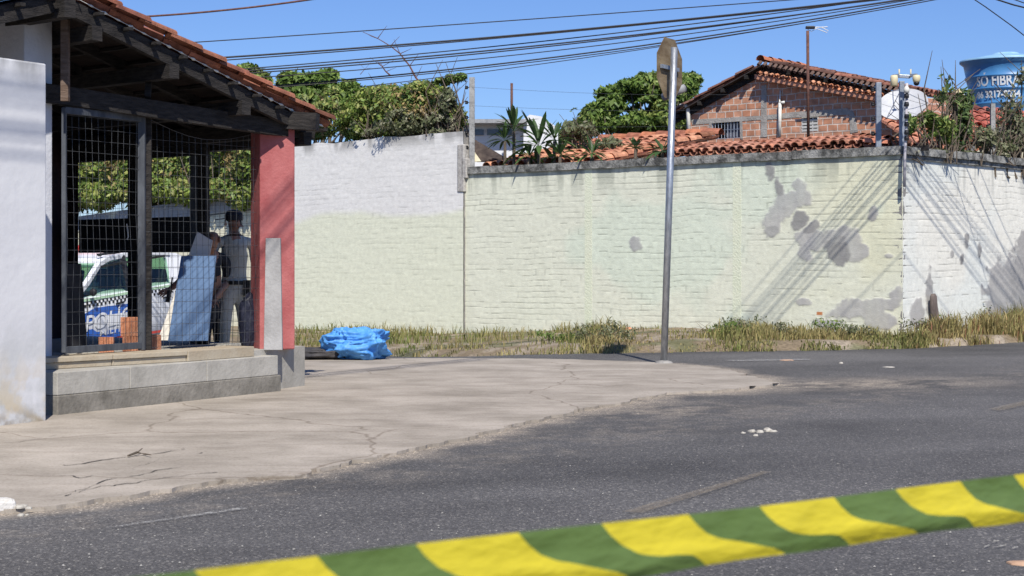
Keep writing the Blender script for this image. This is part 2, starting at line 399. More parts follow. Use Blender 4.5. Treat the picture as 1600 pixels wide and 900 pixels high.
# ------------------------------------------------------------------ rough painted boundary wall
def rough_wall(name, P, d, inn_, L_, ztop, zbase, colfun, label, parent=None, bx=.026, bz=.0165, course=.098, thick=.16, relief=.33, cat='wall'):
    nx = int(L_/bx)+1; nz = 250
    s = np.linspace(0, L_, nx); t = np.linspace(0, 1, nz)
    Sg, Tg = np.meshgrid(s, t, indexing='ij')
    zt = ztop(Sg); zb = zbase(Sg); Zg = zb+(zt-zb)*Tg
    wob = (fbm(Sg*1.3, Zg*.5, 3, 21)-.5)*.09
    row = (Zg+wob)/course; ri = np.floor(row); fr = row-ri
    joint = np.exp(-((np.minimum(fr, 1-fr)*course)/.0058)**2)
    jm = ss((fbm(Sg*1.1+ri*3.1, ri*1.7, 3, 31)-.42)/.2)*(.45+.7*vn(Sg*3, ri*3.3, 33))            # joint shows only along stretches
    bl = Sg/.21+(ri % 2)*.5+fbm(ri*2.3, ri*.7, 2, 5)*2; bf = bl-np.floor(bl)
    vj = np.exp(-((np.minimum(bf, 1-bf)*.21)/.010)**2)*ss((vn(np.floor(bl)*1.7, ri*2.1, 7)-.74)/.1)*.6
    groove = np.clip(joint*jm+vj*.7, 0, 1)
    bump_ = (fbm(Sg*9, Zg*14, 4, 41)-.5)*.014+(vn(np.floor(bl)*3.3, ri*5.1, 9)-.5)*.007
    col = colfun(Sg, Zg, zt, zb)
    patch = col[1]; c = col[0]
    dpt = (bump_-groove*.017*(1-patch*.85))*relief+patch*.006
    c = c*(1-.5*groove*(1-patch))[..., None]
    nrm = -inn_
    Xg = P.x+d.x*Sg+nrm.x*dpt; Yg = P.y+d.y*Sg+nrm.y*dpt
    f = gridf(nx, nz)
    if d.cross(V(0,0,1)).dot(nrm) < 0: f = f[:, ::-1]
    root = empty(name, (P.x, P.y, 0), label, cat)
    npmesh('wall_face', np.stack([Xg, Yg, Zg], -1).reshape(-1, 3), f, M['wallpaint'], c.reshape(-1, 3), parent=root, smooth=True)
    mb = MB()
    zt0, zt1, zb0, zb1 = float(zt[0, -1]), float(zt[-1, -1]), float(zb[0, 0]), float(zb[-1, 0])
    A = P+inn_*.012; B = P+d*L_+inn_*.012; off = inn_*thick
    vs = [A+V(0,0,zb0), B+V(0,0,zb1), B+V(0,0,zt1), A+V(0,0,zt0)]
    vs += [v+off for v in vs]
    mb.add(vs, [(4,5,6,7),(3,2,6,7),(0,3,7,4),(1,2,6,5)])
    mb.build('wall_core', M['conc'], root)
    return root
M['wallpaint'] = vcm('rough_wall_paint', .9, vary=.07, vscale=14, bump=.22, bscale=55)
def ell(Sg, Zg, c, r, rot=0, seed=0, soft=.16):
    ca, sa = math.cos(rot), math.sin(rot); x = Sg-c[0]; z = Zg-c[1]
    a = (x*ca+z*sa)/r[0]; b = (-x*sa+z*ca)/r[1]
    q = np.sqrt(a*a+b*b)+(fbm(Sg*3.2, Zg*3.2, 3, seed)-.5)*1.5+(fbm(Sg*11, Zg*11, 3, seed+4)-.5)*.8
    return 1-ss((q-1+soft)/(soft*2))
def wpx(u, v, P, d):                            # (distance along wall, height) of a place of the photograph
    t, (x, y) = onl(u, (P.x, P.y), (d.x, d.y)); return t, EYE+(HOR-v)/F*y
def col_left(Sg, Zg, zt, zb):
    n1 = fbm(Sg*.6, Zg*.6, 4, 51); n2 = fbm(Sg*3, Zg*3, 4, 52); n3 = fbm(Sg*7, Zg*1.1, 4, 53)
    c = np.ones(Sg.shape+(3,))*np.array((.70,.705,.57))
    c = mixc(c, (.72,.70,.49), ss((2.8-Sg)/2.2)*.7*ss((n1-.2)/.3))
    c = mixc(c, (.62,.69,.56), ss((n1-.52)/.12)*.6)
    c *= (1+.10*(n2-.5))[..., None]
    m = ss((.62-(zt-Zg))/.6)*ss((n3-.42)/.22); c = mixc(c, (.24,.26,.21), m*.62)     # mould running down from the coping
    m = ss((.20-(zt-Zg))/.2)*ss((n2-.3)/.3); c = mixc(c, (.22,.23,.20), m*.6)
    m = ss((.42-(Zg-zb))/.4)*ss((n2+n3*.4-.50)/.25); c = mixc(c, (.27,.33,.24), m*.75)   # damp foot
    m = ss((.26-(Zg-zb))/.2)*ss((n2-.38)/.2); c = mixc(c, (.20,.18,.14), m*.8)
    P = np.zeros(Sg.shape); g1 = (.30,.29,.29)
    D = np.zeros(Sg.shape)
    def e(u, v, ru, rv, rot, sd, dark=0):
        nonlocal P, D
        s0, z0 = wpx(u, v, PA, dL); s1, _ = wpx(u+ru, v, PA, dL); _, z1 = wpx(u, v-rv, PA, dL)
        q = ell(Sg, Zg, (s0, z0), (abs(s1-s0)*1.15, abs(z1-z0)*1.15), rot, sd)
        P = np.maximum(P, q)
        if dark: D = np.maximum(D, q*dark)
    e(1205,268,7,16,-.45,61,1); e(1217,292,7,12,-.3,62,.9); e(1240,308,22,12,.0,63); e(1252,296,9,12,.0,60); e(1222,325,16,16,.1,64); e(1207,345,12,17,.3,65); e(1204,360,9,7,0,66,.5)
    e(1250,344,10,10,-.9,67,1); e(1268,356,13,8,-.7,68,.9); e(1268,375,20,14,.3,69); e(1258,395,10,13,0,70); e(1320,372,20,16,0,71); e(1342,392,14,11,0,72); e(1305,385,16,14,0,73,.6); e(1312,402,14,15,-.5,74,1)
    e(1364,337,5,9,.2,75,.4); e(994,383,7,8,0,76,.2); e(1390,400,6,3,0,77); e(1402,462,10,13,.2,78); e(1258,472,13,5,0,79); e(1335,488,30,14,0,80); e(1365,500,25,14,0,81); e(1290,505,26,6,0,82); e(1375,475,20,7,0,83)
    c = mixc(c, (.37,.355,.36), P*.82*(.75+.5*(n3-.3))[...]); c = mixc(c, (.19,.185,.18), D*.6)
    s0, z0 = wpx(1280, 490, PA, dL); b = ((np.abs(Sg-s0) < .05) & (np.abs(Zg-z0) < .025)); c = mixc(c, (.5,.2,.08), b.astype(float))
    # faint pilaster strips where the masonry columns stand
    return c, P
def col_right(Sg, Zg, zt, zb):
    n1 = fbm(Sg*.7, Zg*.7, 4, 151); n2 = fbm(Sg*3, Zg*3, 4, 152); n3 = fbm(Sg*8, Zg*1.1, 4, 153)
    c = np.ones(Sg.shape+(3,))*np.array((.74,.72,.64))
    c = mixc(c, (.65,.69,.66), ss((n1-.45)/.2)*.5); c *= (1+.10*(n2-.5))[..., None]
    m = ss((.9-(zt-Zg))/.9)*ss((n3-.50)/.2); c = mixc(c, (.28,.29,.27), m*.55)
    P = np.zeros(Sg.shape); D = np.zeros(Sg.shape)
    def e(u, v, ru, rv, rot, sd, dark=0):
        nonlocal P, D
        s0, z0 = wpx(u, v, PA, dR); s1, _ = wpx(u+ru, v, PA, dR); _, z1 = wpx(u, v-rv, PA, dR)
        q = ell(Sg, Zg, (s0, z0), (abs(s1-s0)*1.15, abs(z1-z0)*1.15), rot, sd); P = np.maximum(P, q)
        if dark: D = np.maximum(D, q*dark)
    e(1510,374,4,12,0,161,.5); e(1531,390,3,12,0,162,.5); e(1487,396,3,6,0,163,.3); e(1502,408,4,9,0,164,.9)
    e(1432,492,10,17,0,165); e(1452,460,4,34,0,166,.3); e(1575,455,26,50,-.2,167); e(1592,410,12,14,0,168,.2); e(1556,470,10,40,0,169); e(1600,440,14,50,0,170,.3)
    c = mixc(c, (.36,.345,.33), P*.85); c = mixc(c, (.17,.165,.16), D*.7)
    m = ss((.3-(Zg-zb))/.3)*ss((n2-.42)/.2); c = mixc(c, (.25,.23,.2), m*.7)
    return c, P
ZT = 2.86
wallL = (PL-PA).length
wl_ = rough_wall('boundary_wall', PA, dL, inL, wallL, lambda s: ZT+s*0, lambda s: -.30+s*0, col_left,
    'pale yellow green painted brick wall with grey render patches behind the street sign', bx=.026)
mb = MB()
cp0 = PA-inL*.0; segs = 14
for i in range(segs):
    a = PA+dL*(wallL*i/segs)-inL*.045; b = PA+dL*(wallL*(i+1)/segs)-inL*.045
    j1 = random.uniform(-.008, .008)
    mb.obox(a, b-a-dL*.004, inL*.27, ZT-.035+j1, ZT+.095+j1)
mb.build('coping', M['coping'], wl_)
mb = MB()                                       # flush pilasters
for u in (925, 1158):
    t, (x, y) = onl(u, (PA.x, PA.y), (dL.x, dL.y)); a = V(x, y, 0)-inL*.002; mb.obox(a, dL*.16, inL*.05, -.3, ZT-.04)
M['pilm'] = pm('painted_pilaster', (.66,.69,.52), (.71,.725,.56), 5, .9, .5, 35)
mb.build('pilaster', M['pilm'], wl_)
wr_ = rough_wall('boundary_wall', PA, dR, inR, 11.0, lambda s: ZT-.02+s*0, lambda s: -.30+s*0, col_right,
    'whitewashed rough brick wall right of the street corner with thick coping and damp patches', bx=.03)
mb = MB()
for i in range(16):
    a = PA+dR*(11*i/16)-inR*.075; b = PA+dR*(11*(i+1)/16)-inR*.075; j1 = random.uniform(-.01, .01)
    mb.obox(a, b-a-dR*.004, inR*.30, ZT-.03+j1, ZT+.085+j1)
    a2 = a+inR*.04; mb.obox(a2, (b-a)-dR*.004, inR*.2, ZT-.10, ZT-.032+j1)
mb.build('coping', M['coping'], wr_)
# taller white part of the wall further left
def col_white(Sg, Zg, zt, zb):
    n2 = fbm(Sg*2, Zg*2, 4, 252); n1 = fbm(Sg*.6, Zg*.6, 3, 250)
    c = np.ones(Sg.shape+(3,))*np.array((.73,.715,.68)); c *= (1+.08*(n2-.5))[..., None]
    c = mixc(c, (.70,.71,.56), ss((2.15-Zg+(n1-.5)*.5)/.18))
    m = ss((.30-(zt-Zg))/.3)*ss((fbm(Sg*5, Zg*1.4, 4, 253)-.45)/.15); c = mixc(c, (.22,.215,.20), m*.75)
    m = ss((.45-(Zg-zb))/.5)*ss((n2-.4)/.2); c = mixc(c, (.30,.31,.22), m*.7)
    return c, np.zeros(Sg.shape)+.55
PWh = PL-inL*.05+dL*.0
tW, _ = onl(395, (PWh.x, PWh.y), (dL.x, dL.y))
ww_ = rough_wall('boundary_wall', PWh, dL, inL, tW, lambda s: 3.62-.012*s+(fbm(s*2, s*0, 3, 77)-.5)*.07, lambda s: -.4+s*0, col_white,
    'taller whitewashed wall section between the red pillar and the yellow green wall', relief=.35, bx=.05)
mb = MB(); a = PL-inL*.075-dL*.03                  # rough grey plaster end of the tall section
mb.obox(a, dL*.17, inL*.24, 2.5, 3.38); mb.obox(a-dL*.06, dL*.14, inL*.22, 2.75, 3.12)
mb.build('plaster_end', M['mortar'], ww_, bevel=.02)
# low cream wall seen through the wire mesh
def col_cream(Sg, Zg, zt, zb):
    n2 = fbm(Sg*2, Zg*2, 4, 352)
    c = np.ones(Sg.shape+(3,))*np.array((.72,.69,.52)); c *= (1+.1*(n2-.5))[..., None]
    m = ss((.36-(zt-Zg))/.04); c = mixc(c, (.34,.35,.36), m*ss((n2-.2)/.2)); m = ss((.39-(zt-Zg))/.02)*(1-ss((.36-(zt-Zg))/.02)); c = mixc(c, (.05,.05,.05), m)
    return c, np.zeros(Sg.shape)+.3
PC = PWh+dL*(tW+.06)
cw_ = rough_wall('boundary_wall', PC, dL, inL, 10.0, lambda s: 2.66-.065*s, lambda s: -.5+s*0, col_cream,
    'low cream wall under green creeper seen through the wire mesh behind the police car', bx=.06)

# ------------------------------------------------------------------ verge
fr_px = [(330,558),(480,557),(600,556.5),(740,556),(870,553.5),(960,553),(1100,550.5),(1250,548.5),(1410,545),(1500,541),(1600,535),(1720,526)]
FR = [gp(u, v) for u, v in fr_px]
BK = []
for (u, v) in fr_px:
    if u <= 1405: t, (x, y) = onl(u, (PA.x, PA.y), (dL.x, dL.y))
    else: t, (x, y) = onl(u, (PA.x, PA.y), (dR.x, dR.y))
    BK.append(V(x, y, 0))
def verge(q, s_):                               # q 0..n along, s 0 front..1 wall
    n_ = len(FR)-1; i = np.clip(np.floor(q).astype(int), 0, n_-1); fq = q-i
    fx = np.array([p.x for p in FR]); fy = np.array([p.y for p in FR]); bx_ = np.array([p.x for p in BK]); by_ = np.array([p.y for p in BK])
    ax = fx[i]*(1-fq)+fx[i+1]*fq; ay = fy[i]*(1-fq)+fy[i+1]*fq; cx = bx_[i]*(1-fq)+bx_[i+1]*fq; cy = by_[i]*(1-fq)+by_[i+1]*fq
    x = ax+(cx-ax)*s_; y = ay+(cy-ay)*s_
    y = y+(fbm(x*2.3, x*0, 3, 8)-.5)*.30*(1-s_)
    z = g(x, y)-.02+.13*ss(s_*6)+(fbm(x*3, y*3, 3, 9)-.5)*.04*ss(s_*5)
    return x, y, z
Q, S_ = np.meshgrid(np.linspace(0, 11, 260), np.linspace(0, 1, 40), indexing='ij')
x, y, z = verge(Q, S_)
n2 = fbm(x*3, y*3, 4, 300); c = np.ones(x.shape+(3,))*np.array((.20,.155,.10)); c = mixc(c, (.30,.25,.19), ss((n2-.45)/.2)); c = mixc(c, (.11,.12,.05), ss((fbm(x*2, y*2, 3, 301)-.5)/.15)*.7)
M['dirt'] = vcm('verge_dirt', .95, vary=.3, vscale=20, bump=.8, bscale=30)
tag(npmesh('verge', np.stack([x, y, z], -1).reshape(-1, 3), gridf(260, 40)[:, ::1], M['dirt'], c.reshape(-1, 3), smooth=True), kind='structure')
# grass on the verge
N = 60000
q = rng.random(N)*10.6+.4; s_ = rng.random(N)**1.25
x, y, z = verge(q, s_); u = x/y*F+800
tuft = fbm(x*1.9, y*1.9, 3, 310)
dens = np.interp(u, [300,640,860,900,930,960,1000,1090,1130,1200,1300,1400,1480,1600,1700], [.35,.5,.3,.22,.75,.6,.14,.2,.75,.75,.8,.6,1,1,1])
keep = rng.random(N) < dens*ss((tuft-.42)/.2)+.02
x, y, z, u, tuft = x[keep], y[keep], z[keep], u[keep], tuft[keep]; s_ = s_[keep]; N = len(x)
hh = np.interp(u, [300,640,860,940,1000,1090,1130,1300,1400,1480,1600], [.16,.24,.16,.34,.10,.10,.25,.17,.17,.42,.50])*(.35+.9*rng.random(N)**1.4)*(.5+.9*tuft)
hh = np.where(s_ < .25, hh*.55, hh)*.8
an = rng.random(N)*6.283; ln = rng.random(N)**1.3*1.1+.05; wd = .004+.006*rng.random(N)
ox = np.cos(an)*hh*ln; oy = np.sin(an)*hh*ln; wx = -np.sin(an+rng.random(N))*wd; wy = np.cos(an+rng.random(N))*wd
b0 = np.stack([x-wx, y-wy, z-.01], 1); b1 = np.stack([x+wx, y+wy, z-.01], 1)
m0 = np.stack([x+ox*.35-wx*.8, y+oy*.35-wy*.8, z+hh*.6], 1); m1 = np.stack([x+ox*.35+wx*.8, y+oy*.35+wy*.8, z+hh*.6], 1)
t0 = np.stack([x+ox, y+oy, z+hh*(1-.3*ln)], 1)
vv = np.stack([b0, b1, m1, m0, t0], 1).reshape(-1, 3)
i0 = np.arange(N)*5
ff = np.concatenate([np.stack([i0, i0+1, i0+2], 1), np.stack([i0, i0+2, i0+3], 1), np.stack([i0+3, i0+2, i0+4], 1)])
dry = np.clip(fbm(x*1.1, y*1.1, 3, 320)*1.3-.12+(rng.random(N)-.5)*.7+np.interp(u, [600,860,940,1100,1300,1450,1500,1600], [0,.1,.3,.25,0,.1,.25,.2]), 0, 1)
cg = np.array((.11,.16,.035))*(1-dry[:, None])+np.array((.36,.29,.13))*dry[:, None]
rd = (rng.random(N) < .08)*ss((u-1400)/60); cg = cg*(1-rd[:, None])+np.array((.26,.12,.07))*rd[:, None]
cg *= (.7+.6*rng.random(N))[:, None]
tag(npmesh('verge_grass', vv, ff, M['grass'], np.repeat(cg, 5, 0)), 'dry and green grass along the foot of the boundary wall', 'grass', kind='stuff')

# ================================================================== TILED ROOFS
def tile_roof(mb, O, ue, us, W_, L_, pw=.19, pl=.36, clip=None, r=.085, cols=((.42,.16,.085),(.50,.21,.12),(.33,.13,.08)), jit=.012, channels=True, dark=.12):
    """rows of overlapping barrel tiles; O eave corner, ue along the eave, us up the slope (3-D unit vectors)"""
    ue = Vector(ue).normalized(); us = Vector(us).normalized(); nn = ue.cross(us).normalized()
    if nn.z < 0: nn = -nn
    nc = int(W_/pw); nr = int(L_/pl)
    for i in range(nc):
        for kind in ((0, 1) if channels else (0,)):
            off = (i+.5*kind)*pw+pw/2
            for j in range(nr):
                p = O+ue*off+us*(j*pl)
                if clip and not clip(p): continue
                jx = random.uniform(-jit, jit); jz = random.uniform(-jit*.5, jit*.5); tw = random.uniform(-.03, .03)
                a = p+ue*jx+nn*jz; L2 = pl+.07; K = 6; th = .012
                c = Vector(random.choice(cols))*random.uniform(.8, 1.18)
                if random.random() < dark: c = c*.45
                vs = []; fs = []
                for e, (d_, rr, up) in enumerate(((0, r, .0), (L2, r*.84, .0))):
                    for side in (0, 1):
                        for k in range(K+1):
                            an = math.pi*k/K; q = rr-side*th
                            h = q*math.sin(an)*(.9 if kind == 0 else -.9)+(.055 if kind == 0 else .045)
                            lift = (.022 if kind == 0 else .02)*(1-e)
                            vs.append(a+ue*(q*math.cos(an)+tw*d_)+us*d_+nn*(h+lift))
                n1_ = K+1
                for k in range(K):
                    fs.append((k, k+1, 2*n1_+k+1, 2*n1_+k)); fs.append((n1_+k+1, n1_+k, 3*n1_+k, 3*n1_+k+1))
                    fs.append((k+1, k, n1_+k, n1_+k+1)); fs.append((2*n1_+k, 2*n1_+k+1, 3*n1_+k+1, 3*n1_+k))
                mb.add(vs, fs, 0, tuple(c))
    return mb
def ridge_tiles(mb, p, q, r=.1, pl=.36, cols=((.42,.16,.085),(.33,.13,.08))):
    p = Vector(p); q = Vector(q); d = (q-p).normalized(); sd_ = d.cross(V(0,0,1)).normalized(); up = sd_.cross(d); n_ = max(1, int((q-p).length/pl))
    for j in range(n_):
        a = p+d*(j*pl); c = Vector(random.choice(cols))*random.uniform(.8, 1.15); vs = []; fs = []; K = 6
        for d_, rr, lf in ((0, r, .02), (pl+.05, r*.88, 0)):
            for k in range(K+1): an = math.pi*k/K; vs.append(a+d*d_+sd_*(rr*math.cos(an))+up*(rr*math.sin(an)+lf))
        for k in range(K): fs.append((k, k+1, K+1+k+1, K+1+k))
        mb.add(vs, fs, 0, tuple(c))

# ================================================================== SHELTER ON THE LEFT
a_ = V(.5, .866, 0); b_ = V(-.76, .65, 0); nst = V(.866, -.5, 0)
# steps: two risers flush, then the platform
shp = empty('street_shelter', (-3.0, 15.0, 0), 'open timber shelter with clay tile roof, red corner pillar and wire mesh sides', 'shelter')
mb = MB(); S0 = V(-3.506, 12.84, 0)
mb.obox(S0, a_*2.78, -nst*.6, -.1, .170)
mb.build('lower_step', M['conc_low'], shp, bevel=.008)
mb = MB()
for t0_, t1_ in ((0, .80), (.806, 1.75), (1.756, 2.74)):
    mb.obox(S0+a_*t0_-nst*.004, a_*(t1_-t0_), -nst*.6, .172, .350)
mb.build('upper_step', M['conc_step'], shp, bevel=.006)
plat = [V(-3.73, 13.12, 0), V(-2.80, 14.25, 0), V(-2.36, 15.05, 0), V(-1.98, 15.9, 0), V(-4.6, 18.1, 0), V(-6.2, 13.6, 0)]
mb = MB(); mb.prism([p+V(0,0,-.05) for p in plat], (0,0,.45)); mb.build('platform', M['conc_step'], shp)
mb = MB()
for i, (k0, k1) in enumerate(((0, .47), (.475, 1))):
    A = plat[0].lerp(plat[1], k0); B = plat[0].lerp(plat[1], k1); o_ = (B-A).normalized(); nn = V(o_.y, -o_.x, 0)
    mb.obox(A+nn*.03, B-A, -nn*.34, .405, .444)
    mb.obox(A+nn*.012, B-A, -nn*.05, .352, .403)
mb.obox(plat[1]+V(.03,-.012,0), plat[2]-plat[1], V(-.3,.2,0), .352, .441)
mb.build('stone_edging', M['tileslab'], shp, bevel=.004)
# red corner pillar
PXc = V(-2.244, 15.6, 0); ang = math.atan2(.4, .92)
ex = V(math.cos(ang), math.sin(ang), 0)*.335; ey = V(-math.sin(ang), math.cos(ang), 0)*.335
mb = MB(); mb.obox(PXc-ex/2-ey/2, ex, ey, .39, 2.46); mb.build('red_pillar', M['red'], shp, bevel=.012)
mb = MB()
# white pillar
W0 = V(-3.868, 13.2, 0)
mb.obox(W0, a_*.30, V(-.30,.173,0), .395, 3.17); mb.build('white_pillar', M['wpaint'], shp, bevel=.008)
mb = MB(); mb.obox(W0+V(-.62,.34,0), a_*.2, V(-.22,.13,0), .395, 3.0)    # dark timber beside the pillar
# far side posts
FB = PXc
def fs_at(u): t, (x_, y_) = onl(u, (FB.x, FB.y), (b_.x, b_.y)); return V(x_, y_, 0)
BANDZ = (lambda Y_, v: EYE+(HOR-v)/F*Y_)
for u0, u1, mt, dz in ((199.5, 213.5, 'wood', 0), (297, 308.5, 'darksteel', 0), (309, 322, 'wood', 0)):
    A = fs_at(u0); B = fs_at(u1); mb2 = MB(); mb2.obox(A, B-A, V(.02,.08,0), .40, 2.42); mb2.build('post', M[mt], shp)
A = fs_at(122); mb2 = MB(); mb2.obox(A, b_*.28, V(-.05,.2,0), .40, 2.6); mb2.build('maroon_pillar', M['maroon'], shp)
mb.build('post', M['wood'], shp)
A = fs_at(122); B = fs_at(298)
mb = MB()
zb0, zb1 = BANDZ(A.y, 398), BANDZ(A.y, 346)
mb.obox(A+V(0,.03,0), B-A, V(.02,.05,0), (zb0+BANDZ(B.y,391))/2, (zb1+BANDZ(B.y,335))/2)
M['dboard'] = pm('dark_board', (.014,.015,.018), (.03,.03,.034), 5, .8)
mb.build('dark_band_board', M['dboard'], shp)
mb = MB(); A = fs_at(95); mb.bar(A+V(0,0,2.44), PXc+V(0.05,-.02,2.44), .12, .15, jit=.002)
mb.bar(fs_at(118)+V(0,.02,2.31), fs_at(322)+V(0,.02,2.30), .06, .10); mb.build('far_lintel', M['wood'], shp)
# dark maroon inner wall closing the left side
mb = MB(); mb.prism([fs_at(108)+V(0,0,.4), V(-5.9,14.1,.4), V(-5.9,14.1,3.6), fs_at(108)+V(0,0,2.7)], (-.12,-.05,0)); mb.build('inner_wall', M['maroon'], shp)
# roof
E0 = V(-1.76, 15.9, 2.535); sl = V(-.5, -.866, .24).normalized(); RG = E0+V(-.5,-.866,.24)*3.47
bb = V(b_.x, b_.y, 0).normalized()
mb = MB(); tile_roof(mb, E0-sl*.02-bb*.10-V(0,0,.05), bb, sl, 4.6, 3.55, pw=.17, pl=.33, r=.062, cols=((.27,.10,.06),(.31,.125,.075),(.23,.09,.06)))
sl2 = V(.5, .866, .29).normalized(); L0 = RG-V(.5,.866,.29)*2.6
tile_roof(mb, L0-bb*.10-V(0,0,.05), bb, sl2, 4.6, 2.65, pw=.17, pl=.33, r=.062, cols=((.27,.10,.06),(.31,.125,.075),(.2,.09,.07)))
ridge_tiles(mb, RG+V(0,0,.03)-bb*.12, RG+bb*4.4+V(0,0,.03), r=.085, cols=((.27,.10,.06),(.23,.09,.06)))
mb.build('clay_tile_roof', M['tile'], shp, smooth=False)
nrm_s = bb.cross(sl).normalized(); nrm_s = nrm_s if nrm_s.z > 0 else -nrm_s
def under(t, k, dz): return E0+V(-.5,-.866,.24)*t+bb*k-V(0,0,dz)
def under2(t, k, dz): return RG-V(.5,.866,.29)*t+bb*k-V(0,0,dz)
mb = MB(); mb.bar(under(.18, .05, .145), under(3.55, .05, .145), .06, .115, jit=.004); mb.build('rake_beam', M['wood'], shp)
mb = MB(); mb.bar(under2(-.1, .05, .15), under2(2.6, .05, .15), .07, .13, jit=.004); mb.build('rake_beam', M['wood'], shp)
for k in (.75, 1.4, 2.05, 2.7, 3.35, 4.0):
    mb = MB(); mb.bar(under(.1, k, .13), under(3.5, k, .13), .06, .09, jit=.004); mb.build('rafter', M['wood'], shp)
for t in (.35, 1.25, 2.2, 3.1):
    mb = MB(); mb.bar(under(t, -.03, .26), under(t, 4.3, .26), .10, .12, jit=.004); mb.build('purlin', M['wood'], shp)
mb = MB()
for i in range(11): mb.bar(under(.12+i*.33, -.08, .105), under(.12+i*.33, 4.4, .105), .045, .025)
for i in range(8): mb.bar(under2(.12+i*.33, -.08, .105), under2(.12+i*.33, 4.4, .105), .045, .025)
mb.build('lath', M['wood'], shp)
mb = MB(); mb.bar(RG-V(0,0,.20)-bb*.12, RG-V(0,0,.20)+bb*4.3, .10, .16); mb.build('ridge_beam', M['wood'], shp)
# boarding added above the laths only to keep the loft dark between tile rows
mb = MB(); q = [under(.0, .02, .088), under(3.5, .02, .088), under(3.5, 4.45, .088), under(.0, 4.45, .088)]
M['board'] = pm('loft_sheet_dark', (.014,.010,.009), (.035,.024,.02), 9, .9, .3, 30, stretch=(1,4,1))
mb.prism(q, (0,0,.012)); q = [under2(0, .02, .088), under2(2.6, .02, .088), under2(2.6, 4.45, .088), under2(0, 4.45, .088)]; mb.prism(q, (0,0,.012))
mb.build('loft_dark_sheet', M['board'], shp)
# mortar dabs under the rake tiles
mb = MB(); pts = []; rs_ = []
for i in range(23):
    for (dt, r_) in ((0,.003),(.035,random.uniform(.008,.02)),(.075,.003)):
        pts.append(under(.06+i*.152+dt, .012, .054)); rs_.append(r_)
mb.tube(pts, rs_, 7); mb.build('mortar_bedding', M['white'], shp, smooth=True)
# front tie beam with its end block, short strut
mb = MB(); mb.bar(V(-3.78,13.32,2.56), V(-1.93,15.78,2.43), .11, .15, jit=.003); mb.build('front_beam', M['wood'], shp)
mb = MB(); mb.bar(V(-2.25,15.5,2.53), V(-1.80,15.42,2.50), .12, .16, jit=.004); mb.build('beam_end', M['wood'], shp)
mb = MB(); p = at(102, 0, 13.25); q = at(102, 158, 13.25); mb.bar(p, q, .06, .06); mb.build('king_post', M['wood2'], shp)
for t in (.9, 2.1):
    mb = MB(); mb.bar(under(t, .42, .16), V(-3.78,13.32,2.66).lerp(V(-1.93,15.78,2.5), .95-t*.28), .05, .06); mb.build('brace', M['wood'], shp)
# dark reddish board leaning inside
lb = MB(); A = at(99, 412, 14.9); B = at(127, 412, 15.4); C_ = at(137, 543, 15.2); D_ = at(99, 545, 14.8)
lb.prism([A, B, V(C_.x,C_.y,.41), V(D_.x,D_.y,.41)], (-.02,.04,0))
tag(lb.build('plank', M['dboard'], loc=(D_.x, D_.y, .41)), 'dark upright board standing behind the wire gate beside the white pillar', 'board')

# wire mesh panels
def mesh_panel(mb, A, B, z0, z1a, z1b, sx=.075, sz=.1, r=.0016, sag=0, jit=.006):
    A = Vector((A[0], A[1], 0)); B = Vector((B[0], B[1], 0)); L_ = (B-A).length; d = (B-A)/L_; nx_ = int(L_/sx); nz_ = int((max(z1a, z1b)-z0)/sz)
    nrm = V(d.y, -d.x, 0); ph = random.random()*9
    def P(s_, z_): return A+d*s_+V(0,0,z_)+nrm*(float(fbm(s_*1.7+ph, z_*1.3, 2, 5))-.5)*.06+d*(float(fbm(s_*2+ph, z_*1.5, 2, 8))-.5)*.03
    for i in range(nx_+1):
        s_ = min(L_, i*sx+random.uniform(-jit, jit)); zt_ = lerp(z1a, z1b, s_/L_)-sag*math.sin(math.pi*s_/L_)
        mb.tube([P(s_, z0+(zt_-z0)*k/5) for k in range(6)], r, 4, cap=False)
    for j in range(nz_+1):
        z_ = z0+j*sz+random.uniform(-jit, jit)
        if z_ < min(z1a, z1b)-sag: mb.tube([P(L_*k/8, z_) for k in range(9)], r, 4, cap=False)
    mb.tube([P(L_*k/8, lerp(z1a, z1b, k/8)-sag*math.sin(math.pi*k/8)) for k in range(9)], r*1.3, 4, cap=False)
G0 = V(-3.62, 13.45, 0); G1 = V(-3.17, 14.25, 0)
gt = empty('mesh_gate', (G0.x, G0.y, .44), 'dark framed wire mesh gate standing beside the white pillar above the steps', 'gate')
dg = (G1-G0).normalized()
mb = MB()
mb.bar(G0+V(0,0,.49), G1+V(0,0,.49), .04, .055); mb.bar(G0+V(0,0,2.43), G1+V(0,0,2.43), .04, .055)
mb.bar(G0+V(0,0,.47), G0+V(0,0,2.45), .04, .035)
mb.build('gate_frame', M['darksteel'], gt, bevel=.003)
mb = MB(); mb.bar(G1+V(0,0,.45), G1+V(0,0,2.46), .055, .06); mb.build('gate_stile', M['darksteel'], gt, bevel=.003)
mb = MB(); mesh_panel(mb, G0+dg*.02, G1-dg*.03, .5, 2.42, 2.42); mb.build('wire_mesh', M['wire'], gt)
mb = MB(); mb.bar(G0+V(-.05,.0,2.51), G1+V(.05,.08,2.50), .06, .07, jit=.002); mb.build('gate_lintel', M['wood'], shp)
e_ = V(-2.36, 15.42, 0); P2 = G1+dg*.03
mb = MB(); mesh_panel(mb, P2, e_, .46, 2.46, 2.40, sag=.13)
mb.build('wire_mesh', M['wire'], shp)
mb = MB()
for k in range(5):
    pass
mb.bar(G1+V(.04,.08,.45), G1+V(.04,.08,2.44), .035, .05); mb.build('post', M['wood'], shp)
M['wired'] = pm('old_wire', (.035,.038,.04), (.07,.07,.075), 30, .6, metal=.3)
mb = MB(); mesh_panel(mb, fs_at(322)+V(0,-.04,0), PXc+V(-.15,.02,0), .45, 2.33, 2.37); mesh_panel(mb, fs_at(120)+V(0,-.04,0), fs_at(298)+V(0,-.04,0), .45, 2.28, 2.3)
